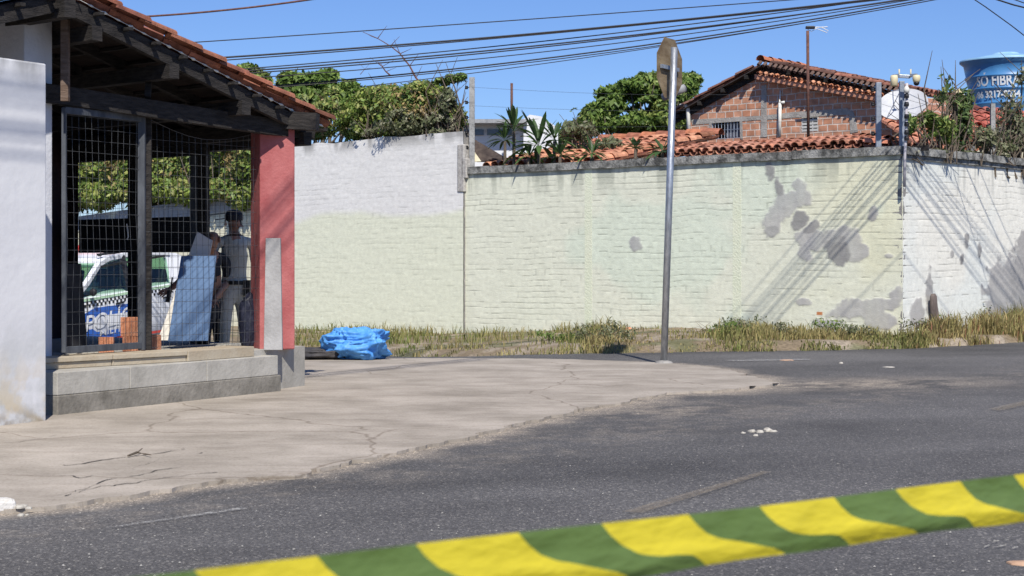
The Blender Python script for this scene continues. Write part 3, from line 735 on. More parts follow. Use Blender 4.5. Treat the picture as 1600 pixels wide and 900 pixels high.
mb.build('far_wire_mesh', M['wired'], shp)
# near mesh above band also: bright hooked tag on the post
mb = MB(); p = at(198, 350, 15.9); mb.tube([p, p+V(.01,0,-.06), p+V(.014,0,-.12), p+V(.005,0,-.15)], .006, 5)
tag(mb.build('plastic_tie', M['white'], loc=tuple(p)), 'small white plastic tie hanging on the dark post inside the mesh', 'tie')

# bricks inside the shelter
def hollow_brick(name, c, sx, sy, sz, rz, label):
    mb = MB(); mb.box((-sx/2,-sy/2,0), (sx/2,sy/2,sz))
    o = mb.build(name, M['clay'], local=True); 
    for k in range(5):                          # ribs of the extruded face
        x0 = -sx/2+sx*(k+.15)/5; mb2 = MB(); mb2
    bmx = bmesh.new(); bmx.from_mesh(o.data); bmx.free()
    mb = MB()
    n_ = 6
    for s_ in (-1, 1):
        pass
    # body with grooves: build profile of grooves round the brick
    prof = []
    for k in range(n_):
        x0 = -sx/2+sx*k/n_; prof += [(x0+.004, -sy/2), (x0+sx/n_-.004, -sy/2), (x0+sx/n_, -sy/2+.006)]
    prof = prof[:-1]+[(sx/2, -sy/2+.006), (sx/2, sy/2-.006)]
    for k in range(n_):
        x0 = sx/2-sx*k/n_; prof += [(x0-.004, sy/2), (x0-sx/n_+.004, sy/2), (x0-sx/n_, sy/2-.006)]
    prof = prof[:-1]+[(-sx/2, sy/2-.006)]
    m2 = MB(); m2.prism([V(px_, py_, 0) for px_, py_ in prof], (0,0,sz))
    bpy.data.objects.remove(o)
    o = m2.build(name, M['clay'], local=True); o.location = c; o.rotation_euler = (0,0,rz)
    return tag(o, label, 'brick', 'hollow clay bricks inside the shelter')
def bp(u, Y_, z): p = at(u, 410, Y_); return (p.x, p.y, z)
r0 = math.atan2(.866,.5)-.9
hollow_brick('clay_brick', bp(166,14.75,.402), .135, .10, .135, r0+.1, 'single orange hollow brick left of the brick pair behind the gate mesh')
hollow_brick('clay_brick', bp(205,14.75,.402), .15, .11, .145, r0, 'lower orange hollow brick of the stacked pair behind the gate post')
hollow_brick('clay_brick', bp(204,14.75,.549), .165, .11, .165, r0-.08, 'upper orange hollow brick resting on the stacked pair behind the gate post')
hollow_brick('clay_brick', bp(236,15.1,.402), .15, .12, .14, r0+.5, 'half shaded orange brick lying between the gate post and the leaning slabs')

# leaning boards
M['bluep'] = pm('blue_paint', (.06,.115,.22), (.085,.155,.28), 4, .6, .1, 40)
M['beige'] = pm('beige_board', (.56,.53,.47), (.66,.63,.57), 5, .8, .2, 40)
M['greyslab'] = pm('grey_slab', (.26,.255,.25), (.37,.365,.36), 5, .85, .3, 40)
def slab(name, pts, Yt, Yb, th, mt, label):
    q = []
    for (u, v, top) in pts:
        q.append(at(u, v, Yt if top else Yb))
    zmin = min(p.z for p in q); mb = MB(); mb.prism(q, (.0, th, 0)); return tag(mb.build(name, M[mt], loc=(q[0].x, q[0].y, zmin), bevel=.004), label, 'board')
slab('board', [(308,362,1),(332,376,1),(300,532,0),(246,532,0)], 15.72, 15.40, .03, 'beige', 'pale beige slab leaning behind the blue board inside the mesh')
slab('board', [(283,400,1),(338,399,1),(325,532.5,0),(262,533.5,0)], 15.50, 15.22, .025, 'bluep', 'wide blue board leaning upright behind the wire mesh left of the red pillar')
slab('board', [(415,372,1),(438,372,1),(441,547,0),(412,547,0)], 15.36, 15.24, .05, 'greyslab', 'narrow grey slab leaning against the front of the red pillar')
# slumped dark sack
def blob(name, c, r, mt, label, cat, seed=1, amp=.25, n=28, fold=6, flat=.0):
    th = np.linspace(0, math.pi, n); ph = np.linspace(0, 2*math.pi, n*2)
    T, P_ = np.meshgrid(th, ph, indexing='ij')
    nx_ = np.sin(T)*np.cos(P_); ny_ = np.sin(T)*np.sin(P_); nz_ = np.cos(T)
    k = 1+amp*(fbm(nx_*2+5, ny_*2+nz_*2+5, 3, seed)-.5)*2+amp*.5*np.abs(np.sin(fold*P_+4*fbm(nz_*2+3, nx_*2+3, 2, seed)*3))*(fbm(nx_*4+9, nz_*4+9, 2, seed+2))
    k[:, -1] = k[:, 0]
    sq = lambda a: np.sign(a)*np.abs(a)**.75
    v = np.stack([sq(nx_)*k*r[0], sq(ny_)*k*r[1], np.maximum(sq(nz_)*k*r[2]+r[2], 0.004)], -1).reshape(-1, 3)+np.array(c)
    return tag(npmesh(name, v, gridf(n, n*2)[:, ::-1], M[mt], loc=tuple(c), smooth=True), label, cat)
M['navy'] = pm('navy_plastic', (.012,.014,.028), (.03,.032,.055), 6, .45, .3, 25)
blob('sack', bp(388,15.62,.40), (.085,.08,.24), 'navy', 'dark navy sack slumped against the left side of the red pillar', 'sack', 3)
M['tarp'] = pm('blue_tarpaulin', (.05,.22,.58), (.12,.36,.74), 9, .55, .9, 9, spec=.4)
M['darkcloth'] = pm('dark_cloth', (.03,.03,.036), (.075,.07,.07), 6, .9, .5, 30)
p = gp(552, 566); blob('blue_tarp', (p.x, p.y+.3, PVZ), (.37,.28,.165), 'tarp', 'bright blue crumpled tarpaulin heaped on the pavement right of the red pillar', 'tarpaulin', 11, .55, 60, 9)
p = gp(490, 566); blob('dark_cloth', (p.x-.02, p.y+.3, PVZ), (.42,.2,.07), 'darkcloth', 'dark cloth spread on the pavement left of the blue tarpaulin', 'cloth', 15, .3, 34, 4)

# near white wall
M['stucco'] = pm('white_stucco', (.60,.60,.615), (.67,.67,.675), 2, .88, .18, 12)
def stucco_stain():
    m = M['stucco']; n, l = nodes(m); b = n['Principled BSDF']; src = b.inputs['Base Color'].links[0].from_socket
    tc = [q for q in n if q.type == 'TEX_COORD'][0]; sp = n.new('ShaderNodeSeparateXYZ'); l.new(tc.outputs['Object'], sp.inputs[0])
    def layer(src, a0, a1, n0, n1, sc_, c, st=(1,1,1)):
        r = n.new('ShaderNodeMapRange'); r.inputs[1].default_value = a0; r.inputs[2].default_value = a1; l.new(sp.outputs[2], r.inputs[0])
        t = n.new('ShaderNodeTexNoise'); t.inputs['Scale'].default_value = sc_; t.inputs['Detail'].default_value = 8
        mp = n.new('ShaderNodeMapping'); mp.inputs['Scale'].default_value = st; l.new(tc.outputs['Object'], mp.inputs[0]); l.new(mp.outputs[0], t.inputs[0])
        r2 = n.new('ShaderNodeMapRange'); r2.inputs[1].default_value = n0; r2.inputs[2].default_value = n1; l.new(t.outputs[0], r2.inputs[0])
        mu = n.new('ShaderNodeMath'); mu.operation = 'MULTIPLY'; l.new(r.outputs[0], mu.inputs[0]); l.new(r2.outputs[0], mu.inputs[1])
        x = n.new('ShaderNodeMix'); x.data_type = 'RGBA'; l.new(mu.outputs[0], x.inputs[0]); l.new(src, x.inputs[6]); x.inputs[7].default_value = (*c, 1); return x.outputs[2]
    src = layer(src, .9, .15, .38, .58, 3.5, (.42,.43,.42)); src = layer(src, .6, .05, .46, .57, 5, (.55,.47,.34)); src = layer(src, .16, .0, .4, .55, 9, (.26,.22,.17))
    src = layer(src, 2.45, 2.72, .42, .62, 5, (.30,.30,.30), (1,1,.4)); l.new(src, b.inputs['Base Color'])
stucco_stain()
LW = V(-3.47, 12.40, 0); nw = V(-.866, .5, 0); dw = V(-.5, -.88, 0).normalized()
mb = MB(); mb.obox(LW, dw*5.2, nw*.16, -.1, 2.68)
nwo = mb.build('garden_wall', M['stucco'], loc=(LW.x, LW.y, 0), bevel=.012)
tag(nwo, 'tall white stucco wall with peeling foot at the left edge beside the steps', 'wall')
M['wpaint2'] = pm('flaking_white_paint', (.42,.39,.33), (.66,.64,.6), 9, .85, .6, 30, lo=.3, hi=.5)
# white painted kerb stone
mb = MB(); A = gp(-70, 806); B = gp(20, 800)
mb.bar(A+V(0,0,.035), B+V(0,.02,.03), .12, .085, jit=.01)
ko = mb.build('kerb_stone', M['wpaint2'], loc=tuple(B), bevel=.022); tag(ko, 'white painted kerb stone at the bottom left edge of the pavement', 'kerb stone')
def rock(name, u, v, r, mt, label, group=None, n=7, cat='stone', zz=0.0, flat=.6):
    p = gp(u, v); mb = MB(); k = [random.uniform(.7, 1.2) for _ in range(n)]; vs = []; fs = []
    for lv, (q, z_) in enumerate(((1., 0), (.95, .5), (.55, 1.))):
        for i in range(n): a = 6.283*i/n; vs.append((p.x+math.cos(a)*r*k[i]*q, p.y+math.sin(a)*r*k[i]*q, p.z+zz+z_*r*flat*k[(i*3+lv) % n]))
    for lv in range(2):
        for i in range(n): fs.append((lv*n+i, lv*n+(i+1) % n, lv*n+n+(i+1) % n, lv*n+n+i))
    fs.append(tuple(2*n+i for i in range(n))); mb.add(vs, fs)
    return tag(mb.build(name, M[mt], loc=(p.x, p.y, p.z+zz)), label, cat, group)
M['rubble'] = pm('rubble', (.30,.28,.24), (.50,.47,.41), 12, .9, .5, 40)
for i, (u, v, r_) in enumerate(((30,801,.028),(38,799,.022),(33,806,.018),(46,802,.018),(25,799,.02),(42,805,.012))):
    rock('rubble_stone', u, v, r_, 'rubble', 'broken white rubble piece beside the white kerb stone', 'rubble pieces by the kerb stone', zz=PVZ if v < 803 else 0)
for i, (u, v, r_) in enumerate(((1161,677,.018),(1175,675,.03),(1188,676,.035),(1198,674,.04),(1208,675,.026),(1181,681,.02))):
    rock('plaster_crumb', u, v, r_, 'rubble', 'pale plaster crumb in the small heap in the middle of the asphalt', 'plaster crumbs on the road')
rock('paper_scrap', 1388, 574, .07, 'rubble', 'flat pale scrap lying on the asphalt right of the pavement tip', cat='scrap', flat=.15)
rock('small_stone', 1314, 568, .03, 'rubble', 'single tiny white stone on the far asphalt below the patched wall')
M['tan'] = pm('tan_card', (.40,.24,.15), (.5,.33,.22), 9, .8)
rock('card_scrap', 1596, 881, .05, 'tan', 'tan broken piece on the asphalt below the tape at the right edge', cat='scrap', flat=.2)
rock('dark_debris', 1230, 563, .10, 'tan', 'low brown dry leaf litter lump on the side road', cat='debris', flat=.12, n=11)
rock('brick_lump', 983, 527, .07, 'clay', 'small red brick lump at the foot of the wall left of the sign post', cat='brick', zz=.12)
mb = MB(); P_ = [gp(200,721), gp(214,717), gp(226,718), gp(236,721)]
mb.tube([p+V(0,0,PVZ+.012+.006*(i % 2)) for i, p in enumerate(P_)], [.006,.008,.006,.003], 6)
mb.tube([gp(214,717)+V(0,0,PVZ+.015), gp(222,714)+V(0,0,PVZ+.03)], .004, 5)
tag(mb.build('dry_twig', M['bark'], loc=tuple(gp(214,717))), 'dry grey twig lying in the cracked pavement', 'twig')
for i in range(70):                             # loose road grit as one scatter
    pass
M['gritm'] = pm('grit', (.22,.21,.19), (.45,.43,.39), 60, .9)
N = 1100; gu = rng.random(N)*1700-50; gv = 560+rng.random(N)**.8*345
mb = MB()
for i in range(N):
    p = gp(gu[i], gv[i]); r_ = .002+.005*random.random()**3
    if p.y < 5: continue
    c = [V(p.x+r_*math.cos(a), p.y+r_*math.sin(a), p.z+.004) for a in (0.3, 1.8, 3.4, 4.9)]
    mb.add(c+[V(p.x, p.y, p.z+.004+r_*.8)], [(0,1,4),(1,2,4),(2,3,4),(3,0,4)])
tag(mb.build('road_grit', M['gritm']), 'fine pale grit scattered over the asphalt and the pavement', 'grit', kind='stuff')
# pale scratch strokes on the asphalt, bottom right
mb = MB()
for (u0, v0, u1, v1) in ((1538,858,1546,855),(1560,857,1572,855),(1582,860,1590,858),(1552,849,1561,848),(1570,846,1576,847)):
    A = gp(u0, v0); B = gp(u1, v1); mb.bar(A+V(0,0,.010), B+V(0,0,.010), .004, .003)
tag(mb.build('paint_scratches', M['gritm']), kind='structure')

# ================================================================== STOP SIGN SEEN FROM BEHIND
base = V((1037-800)/F*19.5, 19.5, 0); top = at(1053.5, 74, 19.35)
sg = empty('road_sign', (base.x, base.y, PVZ), 'weathered octagonal road sign seen from behind on a leaning galvanised pole', 'road sign')
mb = MB(); mb.tube([V(base.x, base.y, PVZ-.05), V(base.x, base.y, PVZ).lerp(top, .5), top], .041, 14); mb.build('pole', M['galv'], sg, smooth=True)
mb = MB(); mb.lathe([(.11,0),(.09,.02),(.045,.03),(.042,.035)], (base.x, base.y, PVZ), 12); mb.build('pole_footing', M['conc'], sg)
ctr = at(1046.5, 107, 19.58)
wv = V(.50, .866, 0).normalized(); rr = .383; pn = V(.866, -.50, 0)
M['signback'] = pm('weathered_sign_back', (.15,.10,.05), (.30,.23,.14), 3, .65, .2, 40, .15, stretch=(1,1,3))
M['redpaint'] = pm('sign_red', (.45,.03,.03), rough=.4)
pts = []
for k in range(8):
    a = math.pi/8+k*math.pi/4; pts.append(ctr+wv*(math.cos(a)*rr)+V(0,0,math.sin(a)*rr))
mb = MB(); mb.prism(pts, pn*(-.004)); mb.build('sign_plate', M['signback'], sg)
mb = MB(); mb.prism([p+(ctr-p)*.03-pn*.0065 for p in pts], pn*(-.0012)); mb.build('sign_face', M['redpaint'], sg)
mb = MB(); mb.bar(ctr-wv*.28+pn*.02, ctr+wv*.20+pn*.02, .03, .045); mb.build('bracket', M['steel'], sg)
mb = MB(); mb.bar(ctr+pn*.018+V(0,0,.17)+wv*.06, ctr+pn*.018+V(0,0,-.20)+wv*.06, .02, .03); mb.build('bracket', M['steel'], sg)

# ================================================================== OVERHEAD CABLES
def qcurve(pts, us):
    u = np.array([p[0] for p in pts], float); v = np.array([p[1] for p in pts], float)
    c = np.polyfit(u, v, min(2, len(pts)-1)); return np.polyval(c, us)
def cable(pts, Yf, r, label, u0=150, u1=2150, group='overhead cables over the side street', name='overhead_cable', n=34, mt='cable'):
    us = np.linspace(u0, u1, n); vv = qcurve(pts, us); mb = MB(); P_ = [at(float(a), float(b), Yf(float(a))) for a, b in zip(us, vv)]
    mb.tube(P_, r, 6)
    return tag(mb.build(name, M[mt], loc=tuple(P_[n//2]), smooth=True), label, 'cable', group)
YB = lambda u: 21.6+ (u-700)/600*.9
YL = lambda o: (lambda u: 21.6+o+(u-700)/600*.9)
cable([(205,27),(340,17),(480,0)], lambda u: 19.5, .012, 'twisted dark red service cable rising from the clay roof to the top of the sky', u0=120, u1=620, mt='rust')
cable([(275,68),(800,32),(1260,-2)], YL(-.9), .007, 'lone thin cable highest above the bundle, leaving the photo top right of the middle')
cable([(310,92),(600,73),(800,55),(1100,27),(1400,-5)], YL(.0), .0125, 'thick black cable that tops the main bundle across the sky')
cable([(320,96),(610,75),(800,57),(1100,29),(1400,-3)], YL(.12), .008, 'thin cable hugging the underside of the thick top cable of the bundle')
cable([(430,104),(800,69),(1000,48),(1340,3)], YL(.2), .008, 'first fine cable below the thick pair of the bundle')
cable([(400,110),(800,74),(1010,54),(1380,4)], YL(.3), .0105, 'medium black cable in the middle of the bundle above the creeper')
cable([(410,113),(800,78),(1100,44),(1400,0)], YL(.4), .009, 'black cable directly under the medium middle cable of the bundle')
cable([(420,120),(800,86),(1050,57),(1420,0)], YL(.5), .007, 'fine slack cable in the lower half of the bundle')
cable([(520,127),(800,96),(1050,66),(1440,0)], YL(.6), .0105, 'thick lower cable of the bundle passing just over the sign top')
cable([(480,133),(800,99),(1050,70),(1440,3)], YL(.7), .007, 'thin cable paired below the thick lower cable of the bundle')
cable([(560,135),(730,118),(1000,76),(1440,4)], YL(.9), .006, 'lowest thinnest cable of the bundle, touching the creeper end by the concrete post', u0=560)
cable([(1515,-6),(1560,25),(1600,55)], lambda u: 24.4, .008, 'single sagging cable crossing the top right corner of the sky', u0=1340, u1=2100, n=20)
cable([(1550,-3),(1600,12),(1650,22)], lambda u: 24.6, .012, 'thick cable at the extreme top right corner of the sky', u0=1400, u1=2100, n=20)
cable([(1572,-6),(1600,5),(1650,20)], lambda u: 24.9, .008, 'thin cable just above the thick one at the extreme top right corner', u0=1400, u1=2100, n=20)
for k, (dz, r_) in enumerate(((0,.010),(.22,.008),(.34,.014),(.62,.009),(.78,.012),(.9,.008))):
    # street cables high overhead outside the frame; they throw the pale bands on the white wall
    zt_ = 1.98+dz*.62; A = V(-3.47, 12.4, zt_)+S*((5.4+dz-zt_)/S.z); dd = V(.5,.88,0).normalized()
    mb = MB(); P_ = [A+dd*t+V(0,0,.0006*(t-2)**2) for t in np.linspace(-14, 7, 16)]; mb.tube(P_, r_, 6)
    tag(mb.build('street_cable', M['cable'], loc=tuple(P_[8])), 'cable strung above the street beside the white wall', 'cable', 'cables above the street')

# ================================================================== FOLIAGE
LEAFC = {'mid': ((.13,.21,.04),(.18,.26,.06),(.09,.15,.03),(.24,.29,.08)), 'dark': ((.07,.12,.035),(.10,.15,.05),(.14,.19,.06),(.18,.20,.08)),
         'yel': ((.24,.30,.06),(.17,.25,.05),(.31,.33,.10),(.13,.20,.045),(.36,.27,.12)), 'grey': ((.14,.165,.08),(.19,.20,.11),(.11,.13,.06),(.25,.24,.16)),
         'palm': ((.045,.085,.03),(.06,.115,.035),(.09,.16,.045))}
def leaf_arrays(C, Rr, n, size, pal, seed, shell=.35, droop=.3, gap=.33):
    r = np.random.default_rng(seed); C = np.array([tuple(c) for c in C]); Rr = np.array(Rr, float); k = len(C)
    vol = Rr.prod(1)**(2/3); idx = r.choice(k, n, p=vol/vol.sum())
    d = r.normal(size=(n, 3)); d /= np.linalg.norm(d, axis=1)[:, None]; rad = (shell+(1-shell)*r.random(n)**.6)
    p = C[idx]+d*Rr[idx]*rad[:, None]*(0.86+.3*r.random(n))[:, None]
    # leaf clumps: keep leaves near noise ridges so gaps open
    q = fbm(p[:, 0]*2.6+p[:, 1]*1.1, p[:, 2]*2.9+p[:, 1]*.7, 3, seed % 90)
    kp = q > np.quantile(q, gap); p = p[kp]; d = d[kp]; n = len(p); idx = idx[kp]
    nr = d+r.normal(size=(n, 3))*.75+np.array((0, 0, .35)); nr /= np.linalg.norm(nr, axis=1)[:, None]
    t = np.cross(nr, r.normal(size=(n, 3))); t /= np.linalg.norm(t, axis=1)[:, None]; t[:, 2] -= droop*r.random(n); b = np.cross(nr, t)
    s = size*(.55+.8*r.random(n))[:, None]
    v = np.stack([p-t*s*.9, p+b*s*.42-t*s*.05, p+t*s, p-b*s*.42-t*s*.05], 1)
    v[:, 1] += nr*s*.12; v[:, 3] += nr*s*.12
    P_ = np.array(LEAFC[pal]); ci = (fbm(p[:, 0]*1.7, p[:, 2]*1.7+p[:, 1], 3, (seed+3) % 90)*1.5-.25)*(len(P_)-1)+r.normal(size=n)*.8
    ci = np.clip(np.round(ci).astype(int), 0, len(P_)-1)
    c = P_[ci]*(.7+.6*r.random(n))[:, None]
    return v, c
def foliage(name, C, Rr, n, size, pal, seed, parent, **kw):
    v, c = leaf_arrays(C, Rr, n, size, pal, seed, **kw); m = len(v)
    return npmesh(name, v.reshape(-1, 3), np.arange(m*4).reshape(m, 4), M['leaf'], np.repeat(c, 4, 0), parent=parent)
def trunk_mb(base, tips, r0, seed=0):
    rn = random.Random(seed); mb = MB(); base = Vector(base)
    cz = sum(t[2] for t in tips)/len(tips); fork = base.lerp(V(sum(t[0] for t in tips)/len(tips), sum(t[1] for t in tips)/len(tips), cz), .45)
    mid = base.lerp(fork, .5)+V(rn.uniform(-.1,.1), rn.uniform(-.1,.1), 0)
    mb.tube([base, mid, fork], [r0, r0*.82, r0*.7], 9)
    for t in tips:
        t = Vector(t); m = fork.lerp(t, .5)+V(rn.uniform(-.2,.2), rn.uniform(-.2,.2), rn.uniform(-.1,.2))
        mb.tube([fork, m, t], [r0*.5, r0*.3, r0*.08], 6)
        for _ in range(3):
            a = fork.lerp(t, rn.uniform(.4,.8)); mb.tube([a, a+V(rn.uniform(-.5,.5), rn.uniform(-.5,.5), rn.uniform(.1,.6))*((t-fork).length*.5)], [r0*.15, r0*.03], 4)
    return mb
def tree(name, blobs, Y_, n, size, pal, seed, label, r0=.15, basez=-.2, group=None, shell=.35, bx=None, cat='tree', droop=.3, depth=.9):
    """blobs: (u, v, half-width px, half-height px[, dY])"""
    C = []; Rr = []; k = Y_/F
    for q in blobs:
        dy = q[4] if len(q) > 4 else 0
        C.append(at(q[0], q[1], Y_+dy)); Rr.append((q[2]*k, max(q[2], q[3])*k*depth, q[3]*k))
    cx = sum(c.x for c in C)/len(C) if bx is None else (bx-800)/F*Y_
    root = empty(name, (cx, Y_, basez), label, cat, group)
    tips = [tuple(c) for c in C]
    trunk_mb((cx, Y_, basez), tips, r0, seed).build('trunk', M['bark'], root, smooth=True)
    foliage('crown', C, Rr, n, size, pal, seed, root, shell=shell, droop=droop)
    return root
# behind-wall creeper bank and trees, left
rb = random.Random(3)
bl = []
for u in np.linspace(90, 400, 16): bl.append((u, rb.uniform(250, 285), 34, rb.uniform(38, 48), rb.uniform(-.3, .5))); bl.append((u+9, rb.uniform(212, 232), 30, 26, rb.uniform(0, .5)))
for u in np.linspace(90, 400, 15): bl.append((u, rb.uniform(295, 312), 24, 18, -.5))
root = empty('creeper_bank', at(240, 300, 37.5), 'dense yellow green creeper bank spilling over the low cream wall behind the mesh', 'creeper')
C = []; Rr = []
for q in bl:
    Yq = onl(q[0], (PC.x, PC.y), (dL.x, dL.y))[1][1]+.45+q[4]; k = Yq/F; C.append(at(q[0], q[1], Yq)); Rr.append((q[2]*k, .45, q[3]*k))
foliage('leaves', C, Rr, 74000, .068, 'yel', 21, root, shell=.5, gap=.05)
mb = MB()
for i in range(26):
    u = rb.uniform(100, 400); Yq = onl(u, (PC.x, PC.y), (dL.x, dL.y))[1][1]+.3; p = at(u, 330, Yq); mb.tube([V(p.x,p.y,1.2), p+V(rb.uniform(-.4,.4),0,.7), p+V(rb.uniform(-.8,.8),.2,1.5)], [.02,.014,.006], 5)
mb.build('stems', M['bark'], root)
bl = [(470,175,40,26),(520,165,45,28),(575,168,45,32),(625,170,45,34),(665,172,38,36),(700,185,28,28),(480,205,45,14),(560,200,50,18),(640,200,50,18),(600,148,30,14),(660,140,28,12),(690,150,20,16)]
def onwall(u): return onl(u, (PWh.x, PWh.y), (dL.x, dL.y))[1][1]
def bank(name, bl, off, n, size, pal, seed, label, cat, stems=18, shell=.4, ry=.5, zb=1.5, yf=onwall):
    C = []; Rr = []
    for q in bl: Yq = yf(q[0])+off; k = Yq/F; C.append(at(q[0], q[1], Yq)); Rr.append((q[2]*k, ry, q[3]*k))
    root = empty(name, (C[0].x, C[0].y, zb), label, cat)
    foliage('leaves', C, Rr, n, size, pal, seed, root, shell=shell)
    mb = MB(); rq = random.Random(seed)
    for i in range(stems):
        c = Vector(rq.choice(C)); mb.tube([V(c.x+rq.uniform(-.2,.2), c.y, zb), c+V(rq.uniform(-.3,.3), rq.uniform(-.1,.1), -.2), c+V(rq.uniform(-.5,.5), 0, rq.uniform(.1,.5))], [.018,.012,.004], 5)
    mb.build('stems', M['bark'], root)
    return root
bank('flowering_creeper', bl, .75, 48000, .052, 'yel', 31, 'broad mound of green creeper on top of the tall white wall', 'creeper', stems=34)
bank('dry_creeper', [(640,190,55,24),(690,195,28,22),(590,198,40,16),(700,160,14,22)], .30, 11000, .04, 'grey', 33, 'greyish dry creeper hanging in front of the green mound along the white wall top', 'creeper', stems=60, shell=.2, ry=.3, zb=3.5)
bank('creeper_strand', [(650,140,20,8),(670,134,16,7),(690,128,14,6),(706,123,12,6),(720,120,9,5)], .5, 2200, .06, 'mid', 34, 'thin creeper arm reaching right along the wires to the concrete post top', 'creeper', stems=5, ry=.12, zb=3.6)
tree('broad_tree', [(448,128,16,14),(472,122,20,10),(500,125,22,12),(515,118,14,9),(478,148,26,14),(520,145,24,14),(450,152,22,16),(548,138,18,12),(500,165,50,16),(560,150,25,14)], 41, 15000, .11, 'mid', 41, 'broad leafed dark tree rising behind the creeper just right of the clay roof end', r0=.18)
tree('round_tree', [(388,115,20,14),(398,126,26,14),(375,125,18,12),(405,138,20,12)], 55, 5200, .14, 'mid', 42, 'small round treetop peeping just over the clay roof edge', r0=.15)
# bare twigs above the creeper
def twig(P_, Yq, label, r=.012):
    mb = MB(); pts = [at(u, v, Yq+.1*i) for i, (u, v) in enumerate(P_)]; mb.tube(pts, [r*(1-.75*i/(len(pts)-1)) for i in range(len(pts))], 5)
    for i in range(1, len(pts)-1):
        for s_ in (-1, 1):
            d = V(s_*random.uniform(.1,.25), 0, random.uniform(.05,.3)); mb.tube([pts[i], pts[i]+d], [r*.4, r*.12], 4)
    tag(mb.build('bare_twig', M['rust'], loc=tuple(pts[0])), label, 'twig')
twig([(662,135),(650,122),(640,103),(625,84),(610,72),(590,60),(567,50)], 33, 'long bare reddish twig arching up left through the cables', .022)
twig([(610,118),(603,112),(597,104),(590,96)], 33.5, 'short bare twig left of the long arching one among the cables', .018)
twig([(563,116),(570,108),(580,106)], 33.5, 'tiny pale bare twig above the creeper mound', .008)
tree('mango_tree', [(925,185,32,26),(950,160,32,22),(985,140,34,22),(1015,128,22,14),(1000,165,40,24),(1040,150,36,24),(1070,135,24,14),(1085,155,18,18),(1045,185,40,22),(985,195,45,16),(1070,190,28,20),(905,205,22,14),(940,178,26,20)], 44, 34000, .085, 'mid', 43, 'large spreading tree behind the orange roofs left of and behind the road sign', r0=.26, shell=.45, bx=1010)
tree('leafy_treetop', [(960,150,22,16),(1000,125,24,10),(1045,125,30,14),(1020,145,24,16),(1080,125,16,10)], 44.8, 9000, .11, 'mid', 44, 'brighter green crown part rising behind the road sign above the spreading tree', r0=.14, shell=.3, bx=1030)
# frond plants behind the wall
def frond_plant(name, u, vbase, vtop, Yq, n, lw, label, seed, pal='palm', spread=1.0, trunk=0):
    rn = random.Random(seed); top = at(u, vtop, Yq); b = at(u, vbase, Yq); H_ = (top.z-b.z)
    root = empty(name, (b.x, b.y, 1.2), label, 'plant'); mb = MB(); st = b+V(0,0,H_*trunk)
    mb.tube([V(b.x,b.y,1.2), b, st], [.035,.03,.025], 7); mb.build('stem', M['bark'], root)
    mb = MB(); fl = H_*(1-trunk)
    for i in range(n):
        a = 6.283*i/n*1.618+rn.uniform(-.3,.3); el_ = rn.uniform(.35, 1.35); L_ = fl*rn.uniform(.75,1.1)*(1.0 if el_ > .8 else .85); c = Vector(rn.choice(LEAFC[pal]))*rn.uniform(.7,1.3)
        dr = V(math.cos(a), math.sin(a), 0); sdv = V(-math.sin(a), math.cos(a), 0); K = 7; vs = []; fs = []
        for k in range(K+1):
            t = k/K; r_ = L_*t*math.cos(el_)*spread*(1+.25*t); z_ = L_*(t*math.sin(el_)-t*t*.75*(1.45-el_)); w_ = lw*max(.02, math.sin(math.pi*min(1, max(0, (t-.22)/.78)))**.7) if t > .22 else lw*.06
            p = st+dr*r_+V(0,0,z_); vs += [p-sdv*w_, p+V(0,0,-w_*.35), p+sdv*w_]
        for k in range(K): q = k*3; fs += [(q,q+1,q+4,q+3),(q+1,q+2,q+5,q+4)]
        mb.add(vs, fs, 0, tuple(c))
    mb.build('fronds', M['leaf'], root); return root
def onw(u): return onl(u, (PA.x, PA.y), (dL.x, dL.y))[1][1]
for i, (u, vb_, vt_, off, n_, lw, lab, tk) in enumerate((
    (789,248,188,.9,13,.045,'slim plant with bare stem left of the white building over the wall',.55),
    (803,215,160,2.2,15,.06,'tall palm like crown in front of the rusty chimney pipe',.2),
    (842,240,168,1.2,13,.085,'tallest broad leafed banana like plant behind the wall coping',.15),
    (866,235,180,1.6,9,.07,'leaning broad leafed plant right of the tallest one',.3),
    (826,250,215,.7,12,.05,'low dark drooping rosette at the wall top below the tallest plant',.1),
    (875,248,212,.8,14,.05,'bright low rosette on the wall top between the tallest plant and the spiky ones',.1),
    (925,247,208,.8,18,.045,'wide spiky rosette at the middle of the tiled roof left of the sign',.1),
    (993,243,210,.9,11,.05,'thin sparse plant with few leaves against the orange roof left of the pole',.35),
    (1035,243,208,.8,10,.07,'small broad leafed plant touching the left side of the sign pole',.15))):
    frond_plant('leafy_plant', u, vb_, vt_-(5 if off > 1 else 2), onw(u)+min(.42, off*.35), int(n_*2.0), lw*.62, lab, 60+i, trunk=tk*.8)
bank('thin_shrub', [(900,222,20,12),(915,205,18,14),(950,226,24,10),(890,205,16,16)], 2.6, 1400, .06, 'grey', 71, 'thin greyish shrub before the orange roof beside the spiky rosette', 'shrub', stems=14, zb=2.2, yf=onw)

# ================================================================== BUILDINGS BEHIND THE WALL
iL = inL; upL = (iL*1+V(0,0,.145)).normalized()
def distL(p): return (p.x-PA.x)*inL.x+(p.y-PA.y)*inL.y
def distR(p): return (p.x-PA.x)*inR.x+(p.y-PA.y)*inR.y
